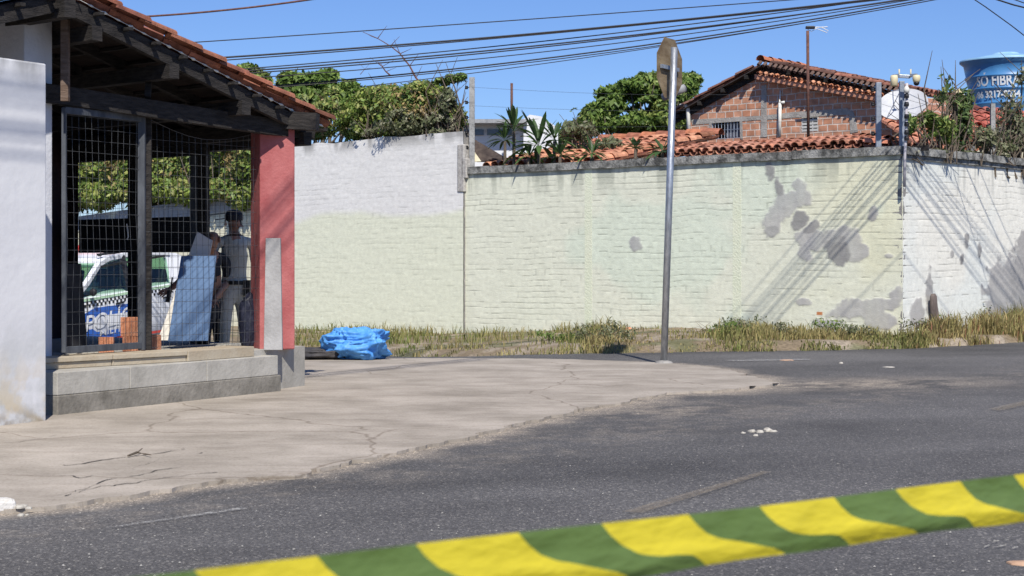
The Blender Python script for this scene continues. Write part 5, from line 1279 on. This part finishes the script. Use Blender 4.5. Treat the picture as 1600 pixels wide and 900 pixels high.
# ---- plants over the right hand wall
def onr(u): return onl(u, (PA.x, PA.y), (dR.x, dR.y))[1][1]
def bankr(bl, off, n, size, pal, seed, label, stems, ry=.3, shell=.2, zb=2.6): return bank('wall_creeper', bl, off, n, size, pal, seed, label, 'creeper', stems=stems, shell=shell, ry=ry, zb=zb, yf=onr)
bankr([(1440,205,22,16),(1465,195,26,16),(1450,185,18,12),(1480,210,20,18),(1420,195,10,18)], .35, 2600, .045, 'mid', 121, 'sparse green creeper over the orange roof right of the corner camera mast', 20)
bankr([(1500,180,14,30),(1508,160,12,22),(1496,215,12,22),(1505,200,14,24)], .45, 2600, .045, 'dark', 122, 'tall dark green creeper column just left of the blue tank', 10)
bankr([(1540,215,22,18),(1575,210,24,20),(1600,205,20,22),(1560,230,30,8),(1590,228,25,10)], .25, 2600, .045, 'grey', 123, 'tangled dry creeper in front of the lower blue tank', 40)
bankr([(1478,135,12,14),(1470,150,10,14),(1465,120,6,5),(1484,122,6,6),(1490,160,8,12)], .5, 260, .055, 'dark', 124, 'airy thin twigs with few leaves against the sky left of the tank', 12)
bankr([(1575,165,14,24),(1590,150,12,24),(1598,120,8,20),(1585,190,18,18),(1560,185,14,14)], .2, 800, .05, 'grey', 125, 'thin dry branches crossing the lettering of the blue tank', 26)
bankr([(1420,238,20,3),(1470,236,30,4),(1520,240,30,4),(1560,240,25,6)], .05, 900, .04, 'grey', 126, 'low dry strands lying along the right hand coping', 18, ry=.1, zb=2.9)
# wooden stake
mb = MB(); b = V((1462-800)/F*25.6, 25.6, .1); t = at(1458.5, 460, 25.5)
mb.tube([b-V(0,0,.1), b.lerp(t, .35)+V(.01,0,0), b.lerp(t, .7)-V(.008,0,0), t-V(0,0,.03), t+V(-.005,0,.01)], [.072,.066,.062,.052,.03], 10)
M['stake'] = pm('grey_brown_stake', (.09,.07,.065), (.19,.155,.14), 8, .95, .8, 25, stretch=(1,1,.2))
tag(mb.build('wooden_stake', M['stake'], loc=tuple(b), smooth=True), 'short rough brown stake standing in the grass right of the wall corner', 'stake')

# ================================================================== POLICE CAR
CR = V(-6.09, 23.5, float(g(-6.1, 23.4)))
car = empty('police_car', tuple(CR), 'white and blue police car with checkered stripe parked beyond the mesh sided shelter', 'car', rot=(0, R(-3.2), math.atan2(.907, .42)))
WO[car.name] = Vector((0, 0, 0))                 # parts of the car are given in its own frame
def cpaint(name, c, rough=.25): m = pm(name, c, None, rough=rough, spec=.5); return m
M['carwhite'] = cpaint('car_white', (.72,.73,.75)); M['carblue'] = cpaint('car_blue', (.03,.13,.50)); M['cargreen'] = cpaint('car_green', (.42,.60,.40)); M['carred'] = cpaint('car_red', (.55,.06,.05))
M['trim'] = pm('black_trim', (.02,.02,.022), rough=.5); M['tyre'] = pm('tyre_rubber', (.02,.02,.02), rough=.85); M['rim'] = pm('alloy_rim', (.45,.46,.47), rough=.35, metal=.7)
def glassm():
    m = bpy.data.materials.new('tinted_glass'); m.use_nodes = True; n, l = nodes(m); n.remove(n['Principled BSDF'])
    t = n.new('ShaderNodeBsdfTransparent'); t.inputs[0].default_value = (.66,.84,.70,1); gl = n.new('ShaderNodeBsdfGlossy'); gl.inputs['Roughness'].default_value = .03
    mx = n.new('ShaderNodeMixShader'); mx.inputs[0].default_value = .10; l.new(t.outputs[0], mx.inputs[1]); l.new(gl.outputs[0], mx.inputs[2]); l.new(mx.outputs[0], n['Material Output'].inputs[0]); return m
M['glass'] = glassm()
X0 = -1.95
def beltz(x): return np.interp(x, [0,.12,1.0,2.0,3.0,3.75,3.9], [.62,.72,.93,.965,1.0,1.02,.98])
st = [0,.06,.2,.5,.8,1.0,1.3,1.7,2.1,2.6,3.1,3.5,3.75,3.86,3.92]
def wd2(x): return float(np.interp(x, [0,.06,.2,.6,1.2,3.2,3.7,3.92], [.52,.66,.76,.81,.83,.83,.79,.66]))
vs = []; K = 0
for x in st:
    w_ = wd2(x); bz = float(beltz(x)); lo = float(np.interp(x, [0,.1,3.8,3.92], [.36,.22,.22,.40]))
    cs = [(-w_*.88, lo), (-w_*.985, lo+.12), (-w_, .55), (-w_*.995, bz-.10), (-w_*.965, bz-.015), (-w_*.90, bz), (0, bz+(.04 if x < 1.05 else .0)),
          (w_*.90, bz), (w_*.965, bz-.015), (w_*.995, bz-.10), (w_, .55), (w_*.985, lo+.12), (w_*.88, lo)]
    K = len(cs); vs += [(x+X0, y_, z_) for y_, z_ in cs]
fs = []
for i in range(len(st)-1):
    for k in range(K): k2 = (k+1) % K; fs.append((i*K+k, i*K+k2, (i+1)*K+k2, (i+1)*K+k))
fs.append(tuple(range(K))); fs.append(tuple((len(st)-1)*K+k for k in range(K)))
mb = MB(); mb.add(vs, fs); body = mb.build('body', M['carwhite'], car, smooth=True)
mb = MB()                                         # roof skin
rs = [(1.62,1.36),(1.8,1.425),(2.2,1.475),(2.7,1.48),(3.2,1.455),(3.5,1.41)]
vs = []
for x, z_ in rs: vs += [(x+X0,-.60,z_-.035),(x+X0,-.52,z_-.005),(x+X0,0,z_+.012),(x+X0,.52,z_-.005),(x+X0,.60,z_-.035)]
mb.add(vs, [(i*5+k, i*5+k+1, i*5+k+6, i*5+k+5) for i in range(len(rs)-1) for k in range(4)]); ro = mb.build('roof', M['carwhite'], car, smooth=True)
m_ = ro.modifiers.new('s', 'SOLIDIFY'); m_.thickness = .05
for sgn in (-1, 1):
    mb = MB()                                     # side frame: windscreen pillar, cant rail, tail pillar
    rail = [(.88,.80,.93),(1.2,.765,1.12),(1.62,.635,1.35),(1.85,.61,1.415),(2.3,.60,1.45),(2.8,.60,1.45),(3.25,.605,1.42)]
    for a, b2 in zip(rail[:-1], rail[1:]): mb.bar((a[0]+X0, sgn*a[1], a[2]), (b2[0]+X0, sgn*b2[1], b2[2]), .07, .075)
    mb.prism([(3.02+X0,sgn*.80,1.0),(3.72+X0,sgn*.78,1.01),(3.62+X0,sgn*.66,1.33),(3.45+X0,sgn*.60,1.41),(3.12+X0,sgn*.605,1.44),(3.12+X0,sgn*.66,1.3)], (0,-sgn*.04,0))
    mb.build('side_frame', M['carwhite'], car, bevel=.01)
    mb = MB(); mb.bar((2.06+X0,sgn*.80,.96),(2.14+X0,sgn*.612,1.44),.11,.035); mb.bar((.93+X0,sgn*.802,.955),(1.60+X0,sgn*.655,1.315),.03,.03); mb.bar((1.60+X0,sgn*.655,1.315),(3.1+X0,sgn*.64,1.39),.03,.03); mb.build('window_trim', M['trim'], car)
    for (q0, q1, q2, q3) in (((.95,.955),(2.03,.965),(2.10,1.42),(1.66,1.34)), ((2.10,.965),(3.03,1.0),(3.14,1.36),(2.17,1.425))):
        Pq = [(x+X0, sgn*float(np.interp(z_, [.95,1.43], [.808,.618])), z_) for x, z_ in (q0,q1,q2,q3)]
        mb = MB(); mb.add(Pq, [(0,1,2,3)]); mb.build('side_window', M['glass'], car)
    mb = MB(); mb.bar((1.75+X0,sgn*.52,1.475),(3.3+X0,sgn*.52,1.50),.035,.03); mb.bar((1.80+X0,sgn*.52,1.45),(1.80+X0,sgn*.52,1.49),.04,.04); mb.bar((3.2+X0,sgn*.52,1.44),(3.2+X0,sgn*.52,1.50),.04,.04); mb.build('roof_rail', M['trim'], car, bevel=.005)
    mo = MB(); mo.lathe([(.001,-.03),(.045,-.025),(.055,.0),(.045,.025),(.001,.03)], (1.16+X0,sgn*.90,1.00), 14, axis=(1,0,0)); mo.build('mirror', M['trim'], car, smooth=True)
    for xw in (.72, 3.2):
        wh = MB(); wh.lathe([(.20,-.09),(.27,-.095),(.295,-.07),(.30,0),(.295,.07),(.27,.095),(.20,.09)], (xw+X0,sgn*.76,.30), 28, axis=(0,1,0)); wo_ = wh.build('wheel', M['tyre'], car, smooth=True)
        wr = MB(); wr.lathe([(.001,.06*1),(.05,.07),(.06,.03),(.16,.05),(.195,.088),(.205,.09)], (xw+X0,sgn*.76,.30), 20, axis=(0,sgn,0)); wr.build('rim', M['rim'], wo_, smooth=True)
        ar = MB()
        for k in range(12):
            a0 = math.pi*k/12; a1 = math.pi*(k+1)/12; ar.bar((xw+X0+.335*math.cos(a0), sgn*.822, .30+.335*math.sin(a0)), (xw+X0+.335*math.cos(a1), sgn*.822, .30+.335*math.sin(a1)), .02, .02)
        ar.build('wheel_arch', M['trim'], car)
    for xd in (1.80, 2.86): mb = MB(); mb.bar((xd-.09+X0,sgn*.845,.80),(xd+.09+X0,sgn*.845,.815),.02,.022); mb.build('door_handle', M['trim'], car, bevel=.004)
    mb = MB()
    for xd in (1.12, 2.06, 3.0): mb.bar((xd+X0,sgn*.829,.30),(xd+X0,sgn*.829,.93),.006,.008)
    mb.build('door_seam', M['trim'], car)
mb = MB(); mb.prism([(.92+X0,-.74,.95),(.92+X0,.74,.95),(1.60+X0,.60,1.36),(1.60+X0,-.60,1.36)], (.006,0,.006)); mb.build('windscreen', M['glass'], car)
mb = MB(); mb.prism([(3.78+X0,-.70,1.02),(3.78+X0,.70,1.02),(3.52+X0,.56,1.39),(3.52+X0,-.56,1.39)], (.006,0,0)); mb.build('rear_window', M['glass'], car)
mb = MB()
for sy in (-.38, .38):
    mb.box((1.75+X0,sy-.22,.6),(2.15+X0,sy+.22,.85)); mb.prism([(2.1+X0,sy-.22,.8),(2.22+X0,sy-.22,.8),(2.34+X0,sy-.2,1.22),(2.24+X0,sy-.2,1.24)], (0,.42,0)); mb.prism([(2.26+X0,sy-.1,1.24),(2.36+X0,sy-.1,1.24),(2.38+X0,sy-.1,1.40),(2.30+X0,sy-.1,1.41)], (0,.22,0))
mb.prism([(3.0+X0,-.6,.8),(3.15+X0,-.6,.8),(3.25+X0,-.6,1.18),(3.13+X0,-.6,1.2)], (0,1.2,0)); mb.build('seats', M['trim'], car, bevel=.02)
mb = MB(); mb.tube([(1.42+X0+.05*math.sin(6.283*k/18)*1, -.38+.17*math.cos(6.283*k/18), 1.0+.16*math.sin(6.283*k/18)) for k in range(19)], .014, 6, cap=False); mb.tube([(1.2+X0,-.38,.92),(1.43+X0,-.38,1.0)], .03, 6); mb.build('steering_wheel', M['trim'], car)
mb = MB(); mb.prism([(1.0+X0,-.72,.90),(1.35+X0,-.72,1.0),(1.35+X0,-.72,.85),(1.0+X0,-.72,.80)], (0,1.44,0)); mb.build('dashboard', M['trim'], car)
for sgn in (-1, 1):
    mb = MB(); mb.lathe([(.001,-.03),(.09,-.03),(.10,.0),(.06,.04),(.001,.05)], (.12+X0,sgn*.52,.60), 14, axis=(-1,sgn*.4,.1)); mb.build('headlight', M['galv'], car, smooth=True)
    mb = MB(); mb.prism([(3.84+X0,sgn*.60,.80),(3.80+X0,sgn*.76,.80),(3.74+X0,sgn*.74,1.05),(3.80+X0,sgn*.62,1.05)], (.03,0,0)); mb.build('tail_light', M['carred'], car)
mb = MB(); mb.box((2.25+X0,-.5,1.50),(2.5+X0,.5,1.58)); mb.build('light_bar', M['carred'], car, bevel=.02)
# livery on both flanks, each strip a few mm proud
def side_y(x, z_): return wd2(x)*float(np.interp(z_, [.34,.55,.86,.95], [.985,1,.995,.975]))
def flank(mbx, pts, o, sgn): mbx.add([(x+X0, sgn*(side_y(x, z_)+o), z_) for x, z_ in pts], [tuple(range(len(pts)))])
for sgn in (-1, 1):
    gs = MB(); n_ = 24
    for i in range(n_):
        xa = .85+i*2.75/n_; xb = xa+2.75/n_; flank(gs, [(xa, float(beltz(xa))-.055), (xb, float(beltz(xb))-.055), (xb, float(beltz(xb))-.02), (xa, float(beltz(xa))-.02)], .004, sgn)
    gs.build('green_stripe', M['cargreen'], car)
    ck = MB(); sq = .042
    for i in range(int(2.75/sq)):
        for j in range(2):
            if (i+j) % 2 == 0:
                xa = .85+i*sq; z1_ = float(beltz(xa))-.058-j*.04; flank(ck, [(xa, z1_-.04), (xa+sq, z1_-.04+.001), (xa+sq, z1_), (xa, z1_)], .0045, sgn)
    ck.build('checkered_stripe', M['trim'], car)
    bl_ = MB()
    zb_ = lambda x: float(beltz(x))-.155
    prv = None
    for i in range(14):
        xa = .95+i*.09; xb = xa+.09; tp = lambda x: .60+.19*min(1, (x-.95)/.6)
        flank(bl_, [(xa,.345),(xb,.345),(xb,min(.78,tp(xb)+.08)),(xa,min(.78,tp(xa)+.08))], .004, sgn)
    bl_.build('blue_panel', M['carblue'], car)
    rd = MB(); flank(rd, [(.95,.31),(2.9,.31),(2.9,.345),(.95,.345)], .005, sgn); rd.build('red_line', M['carred'], car)
    def ctext(s_, size, x, z_, mt, o, name, slant=.22, w=None, st_=1.0):
        vt, ft = text_mesh(s_, size, size*.012); xs_ = [a[0] for a in vt]; kx = (w/(max(xs_)-min(xs_))) if w else 1
        out = []
        for a in vt:
            xx = a[0]*kx+a[1]*slant; px_ = x+(xx if sgn < 0 else -xx); zz = z_+a[1]+.06*(xx)*(1 if sgn < 0 else -1); out.append((px_+X0, sgn*(side_y(px_, zz)+o), zz))
        m2 = MB(); m2.add(out, ft); m2.build(name, M[mt], car)
    M.setdefault('carlet', cpaint('car_lettering', (.78,.79,.80)))
    ctext('POLÍCIA', .30, 1.72, .605, 'carlet', .010, 'lettering', w=1.32)
    ctext('MILITAR', .12, 1.72, .445, 'carlet', .010, 'lettering', slant=.05, w=.75)
    ctext('EMERGÊNCIA 190', .06, 1.5, .362, 'carlet', .010, 'lettering', slant=0, w=.95) if False else None

# ================================================================== PEOPLE
M['skin'] = pm('skin', (.34,.17,.11), (.40,.21,.14), 6, .55); M['hair'] = pm('dark_hair', (.015,.012,.01), rough=.6)
M['dshirt'] = pm('dark_shirt', (.016,.018,.024), (.032,.034,.042), 6, .8, .3, 25); M['dtrous'] = pm('dark_trousers', (.02,.022,.03), (.035,.038,.048), 5, .85, .3, 20)
M['khaki'] = pm('grey_khaki_cloth', (.40,.39,.33), (.52,.51,.45), 6, .85, .35, 22); M['boot'] = pm('black_boot', (.012,.012,.012), rough=.5)
def person(name, J, label, mats, hair_back=True, face=V(0,-1,0), cuts=None, prop=None):
    """J: dict joint -> (point, radius_x, radius_y). mats: shirt, trousers"""
    root = empty(name, (J['pelvis'][0].x, J['pelvis'][0].y, 0), label, 'person')
    E_ = [('pelvis','waist'),('waist','chest'),('chest','collar'),('collar','neck'),('neck','head0'),('head0','head1'),('head1','crown')]
    for s_ in 'lr': E_ += [('collar','sh'+s_),('sh'+s_,'el'+s_),('el'+s_,'wr'+s_),('wr'+s_,'pm'+s_),('pelvis','hp'+s_),('hp'+s_,'kn'+s_),('kn'+s_,'an'+s_),('an'+s_,'to'+s_)]
    names = list(J); idx = {k: i for i, k in enumerate(names)}; o0 = Vector(root.location)
    pts = [J[k][0]-o0 for k in names]; rad = [J[k][1:] for k in names]; ed = [(idx[a], idx[b]) for a, b in E_]
    for s_ in 'lr':                                # five fingers
        w_ = J['wr'+s_][0]; p_ = J['pm'+s_][0]; d = (p_-w_).normalized(); sd_ = d.cross(V(0,-1,0.2)).normalized(); fw = d.cross(sd_).normalized()
        for k, (off, ln) in enumerate(((-.026,.055),(-.009,.065),(.009,.06),(.025,.048))):
            a = p_+sd_*off+d*.02; b = a+d*ln*.5+fw*.006; c = b+d*ln*.45+fw*.022; i0 = len(pts); pts += [a-o0, b-o0, c-o0]; rad += [(.009,.009),(.0085,.0085),(.007,.007)]; ed += [(idx['pm'+s_], i0),(i0,i0+1),(i0+1,i0+2)]
        a = p_-sd_*.035; b = a-sd_*.014+d*.028+fw*.012; i0 = len(pts); pts += [a-o0, b-o0]; rad += [(.010,.010),(.009,.009)]; ed += [(idx['pm'+s_], i0),(i0,i0+1)]
    me = bpy.data.meshes.new('body'); me.from_pydata([tuple(p) for p in pts], ed, []); o = bpy.data.objects.new('body', me); COL.objects.link(o)
    sk = o.modifiers.new('skin', 'SKIN'); 
    me.skin_vertices[0].data[idx['pelvis']].use_root = True
    for i, r_ in enumerate(rad): me.skin_vertices[0].data[i].radius = r_; me.skin_vertices[0].data[i].use_root = (i == idx['pelvis'])
    sub = o.modifiers.new('sub', 'SUBSURF'); sub.levels = 2; sub.render_levels = 2
    dg_ = bpy.context.evaluated_depsgraph_get(); dg_.update(); m2 = bpy.data.meshes.new_from_object(o.evaluated_get(dg_)); bpy.data.objects.remove(o)
    for mt in ('skin', mats[0], mats[1], 'boot', 'hair'): m2.materials.append(M[mt])
    nk = J['neck'][0]-o0; pv_ = J['pelvis'][0]-o0; hd_ = J['head0'][0]-o0; cr_ = J['crown'][0]-o0
    segs = [(J[a][0]-o0, J[b][0]-o0, a, b) for a, b in E_]
    def seg_of(c):
        best = None
        for a, b, na, nb in segs:
            t = max(0, min(1, (c-a).dot(b-a)/max((b-a).length_squared, 1e-9))); dd = (c-a-(b-a)*t).length
            if best is None or dd < best[0]: best = (dd, na, nb, t)
        return best
    for p in m2.polygons:
        c = p.center; _, na, nb, t = seg_of(c); mi = 1
        if nb in ('neck',): mi = 1 if t < .5 else 0
        elif na in ('neck','head0','head1'):
            mi = 0
            back = (c-hd_).dot(face); top_ = (c-hd_).z
            if na in ('head0','head1') and (top_ > .115 or (back < -.025 and top_ > -.02)): mi = 4
        elif na[:2] == 'sh' and nb[:2] == 'el': mi = 1 if t < cuts[0] else 0
        elif na[:2] == 'el' and nb[:2] == 'wr': mi = 1 if t+1 < cuts[0] else 0
        elif na[:2] == 'wr': mi = 0
        elif na[:2] == 'hp' or na == 'pelvis' and nb[:2] == 'hp': mi = 2
        elif na[:2] == 'kn': mi = 2 if t < .9 else 3
        elif na[:2] == 'an': mi = 3
        elif na == 'pelvis': mi = 2 if t < .25 else 1
        p.material_index = mi; p.use_smooth = True
    bo = bpy.data.objects.new('body', m2); COL.objects.link(bo); bo.parent = root
    hc_ = J['head0'][0].lerp(J['head1'][0], .5); mb = MB(); rt_ = face.cross(V(0,0,1)).normalized()
    mb.lathe([(.001,-.02),(.012,-.012),(.014,0),(.008,.02),(.001,.03)], hc_+face*.10-V(0,0,.01), 8); mb.lathe([(.001,-.035),(.014,-.02),(.016,.01),(.01,.03),(.001,.034)], hc_+rt_*.082, 8); mb.lathe([(.001,-.035),(.014,-.02),(.016,.01),(.01,.03),(.001,.034)], hc_-rt_*.082, 8)
    mb.build('nose_and_ears', M['skin'], root, smooth=True)
    for s_ in (-1, 1):
        mb = MB(); mb.lathe([(.001,-.008),(.012,0),(.001,.008)], hc_+face*.088+rt_*s_*.032+V(0,0,.022), 8); mb.build('eye', M['hair'], root)
    mb = MB(); mb.bar(hc_+face*.093-rt_*.024-V(0,0,.055), hc_+face*.093+rt_*.024-V(0,0,.055), .006, .008); mb.build('mouth', M['maroon'], root)
    return root
def jt(p, rx, ry=None): return (p, rx, ry if ry else rx)
k_ = 16.7
J = dict(pelvis=jt(at(333,478,16.85),.13,.11), waist=jt(at(330,455,16.82),.125,.10), chest=jt(at(323,420,16.75),.155,.11), collar=jt(at(323,402,16.7),.09,.08), neck=jt(at(328,392,16.62),.052), head0=jt(at(331,379,16.56),.070,.078), head1=jt(at(332,370,16.55),.078,.088), crown=jt(at(333,362,16.57),.045,.05),
  shl=jt(at(294,406,16.55),.062), ell=jt(at(284,438,16.32),.044), wrl=jt(at(267,451,16.14),.028,.026), pml=jt(at(259,455,16.08),.036,.018),
  shr=jt(at(352,405,16.85),.062), elr=jt(at(357,440,16.9),.044), wrr=jt(at(338,462,16.62),.028,.026), pmr=jt(at(333,470,16.55),.036,.018),
  hpl=jt(at(320,492,16.8),.092), knl=jt(at(318,548,16.8),.062), anl=jt(V(at(319,0,16.9).x,16.9,.09),.042), tol=jt(V(at(314,0,16.75).x,16.72,.04),.035,.03),
  hpr=jt(at(342,492,16.95),.092), knr=jt(at(345,548,16.95),.062), anr=jt(V(at(345,0,17.05).x,17.05,.09),.042), tor=jt(V(at(346,0,16.9).x,16.87,.04),.035,.03))
person('person', J, 'person in dark shirt stooping behind the leaning boards with forearm reaching left', ('dshirt','dtrous'), face=V(-.35,-.9,-.15).normalized(), cuts=(.85,))
p = at(262, 461, 16.02); mb = MB(); mb.bar(p+V(.0,0,-.07), p+V(.02,0,.06), .05, .035); mb.tube([p+V(.03,0,.05), p+V(.045,0,.17)], .009, 6)
tag(mb.build('handheld_radio', M['black'], loc=tuple(p), bevel=.006), 'small black handheld radio held in the reaching hand of the stooping person', 'radio')
def stand(u, Y_, turn=0, h=1.74):
    b = V((u-800)/F*Y_, Y_, 0); sx = V(math.cos(turn), math.sin(turn), 0); sy = V(-math.sin(turn), math.cos(turn), 0); f_ = h/1.75
    def q(a, d, z_): return b+sx*a*f_+sy*d*f_+V(0,0,z_*f_)
    return dict(pelvis=jt(q(0,0,.93),.13,.10), waist=jt(q(0,0,1.08),.12,.095), chest=jt(q(0,.0,1.30),.16,.11), collar=jt(q(0,.01,1.43),.09,.075), neck=jt(q(0,.0,1.50),.052), head0=jt(q(0,-.02,1.585),.070,.080), head1=jt(q(0,-.015,1.65),.078,.09), crown=jt(q(0,0,1.715),.045,.05),
      shl=jt(q(-.20,.01,1.415),.060), ell=jt(q(-.25,.03,1.14),.045), wrl=jt(q(-.24,-.05,.90),.029,.027), pml=jt(q(-.235,-.07,.82),.036,.018),
      shr=jt(q(.20,.01,1.415),.060), elr=jt(q(.25,.03,1.14),.045), wrr=jt(q(.24,-.06,.90),.029,.027), pmr=jt(q(.235,-.08,.82),.036,.018),
      hpl=jt(q(-.095,0,.86),.092), knl=jt(q(-.11,-.02,.48),.062), anl=jt(q(-.12,.02,.09),.044), tol=jt(q(-.13,-.13,.04),.036,.03),
      hpr=jt(q(.095,0,.86),.092), knr=jt(q(.11,-.02,.48),.062), anr=jt(q(.12,.02,.09),.044), tor=jt(q(.13,-.13,.04),.036,.03))
person('person', stand(366, 16.95, .5, 1.73), 'person in grey khaki long sleeved clothes standing between the boards and the red pillar', ('khaki','khaki'), face=V(-.85,-.52,0).normalized(), cuts=(1.95,))
pq = [o for o in bpy.data.objects if o.get('category') == 'person'][-1]; c_ = V((366-800)/F*16.95, 16.95, 0); f_ = 1.73/1.75
mb = MB(); mb.lathe([(.088,1.645*f_),(.094,1.66*f_),(.095,1.70*f_),(.07,1.745*f_),(.001,1.76*f_)], c_+V(0,-.012,0), 18); mb.prism([c_+V(-.085,-.02,1.66*f_)+q for q in (V(0,-.07,0),V(-.085,-.09,-.012),V(-.10,-.03,-.012),V(-.02,.05,0))], (0,0,.008)); mb.build('cap', M['dshirt'], pq, smooth=False)
mb = MB(); mb.lathe([(.128,.985*f_),(.134,.985*f_),(.134,1.025*f_),(.128,1.025*f_)], c_, 20); mb.box((c_.x+.11,c_.y-.09,.86),(c_.x+.17,c_.y+.0,1.02)); mb.build('belt', M['boot'], pq)

# ================================================================== BARRIER TAPE IN FRONT
M['tyel'] = pm('tape_yellow', (.48,.40,.022), (.55,.46,.03), 9, .42, .6, 9, spec=.35, stretch=(1,1,3)); M['tgrn'] = pm('tape_green', (.085,.135,.032), (.105,.16,.045), 8, .45, .6, 9, spec=.35, stretch=(1,1,3))
def tp(k, v):                                     # point of the tape: k periods along, v across (0 top edge .. 1 bottom edge)
    zt_ = .930+.0006*math.sin(k*2.1)+.0055*max(0, 1-k/3); sag = .0016*(k-3)**2*0
    prof = np.interp(v, [0,.12,.45,.70,.74,.85,1], [0,-.002,-.007,-.0115,-.0125,-.0118,-.009])
    hh = .0575+.0022*math.sin(k*1.3+1)+.0012*math.sin(k*4.7)
    wv_ = .0035*math.sin(k*6.283+.8)*math.exp(-((v-.72)/.16)**2)
    return V(-.176+.182*k, 1.5+.1375*k+float(prof), zt_-hh*v+wv_)
SHV = ([0,.2,.4,.56,.66,.72,.78,.88,1.0], [0,.05,.12,.22,.36,.47,.55,.60,.64])
mb = MB(); nv = 28
for i in range(-3, 8):
    for (k0, k1, mi) in ((i-.53, i, 0), (i, i+.47, 1)):
        nk_ = 8
        vs = []
        for a in range(nk_+1):
            for b2 in range(nv+1):
                v = b2/nv; kk = k0+(k1-k0)*a/nk_+float(np.interp(v, *SHV)); vs.append(tp(kk, v))
        mb.add(vs, [(a*(nv+1)+b2, (a+1)*(nv+1)+b2, (a+1)*(nv+1)+b2+1, a*(nv+1)+b2+1) for a in range(nk_) for b2 in range(nv)], mi)
tpo = mb.build('barrier_tape', [M['tyel'], M['tgrn']], loc=tuple(tp(2, .5)), smooth=True)
tag(tpo, 'yellow and green striped barrier tape stretched across the foreground, out of focus', 'barrier tape')

# broad leafed weeds and dry litter in the verge
WG = [(877,548,.16),(935,548,.30),(958,549,.24),(1125,540,.26),(1165,538,.30),(1235,541,.22),(1300,540,.26),(1345,543,.20),(1440,538,.24),(1473,532,.34),(1500,528,.40),(1530,527,.44),(1562,524,.40),(1588,523,.46)]
wn_ = ['leftmost small weed by the long wall','tall pale weed clump left of the sign pole','low weed beside the tall pale clump','first weed tuft right of the sign pole','bushy weed below the left wall patch','small weed under the cable shadows','green weed under the lower wall patches','low weed left of the wall corner','weed at the foot of the wall corner','leafy weed hugging the wooden stake','reddish weed right of the wooden stake','tall reddish weed against the white wall','broad weed near the right edge','rightmost tall weed at the photo edge']
for i, ((u, v, h_), lb_) in enumerate(zip(WG, wn_)):
    p = gp(u, v); rt = empty('weed', (p.x, p.y+.35, p.z+.1), lb_, 'weed', 'weeds along the boundary wall'); c = V(p.x, p.y+.35, p.z+.1)
    C = [c+V(random.uniform(-.25,.25), random.uniform(-.1,.1), h_*random.uniform(.35,.8)) for _ in range(4)]
    foliage('leaves', C, [(.17,.13,h_*.45)]*4, 420, .026, 'grey' if i % 3 else 'mid', 200+i, rt, shell=.2)
    mb = MB()
    for _ in range(9): a = c+V(random.uniform(-.2,.2),0,-.08); mb.tube([a, a+V(random.uniform(-.08,.08),0,h_*.7), a+V(random.uniform(-.2,.2),0,h_*random.uniform(.9,1.35))], [.004,.003,.0015], 4)
    mb.build('stems', M['wood2'], rt)
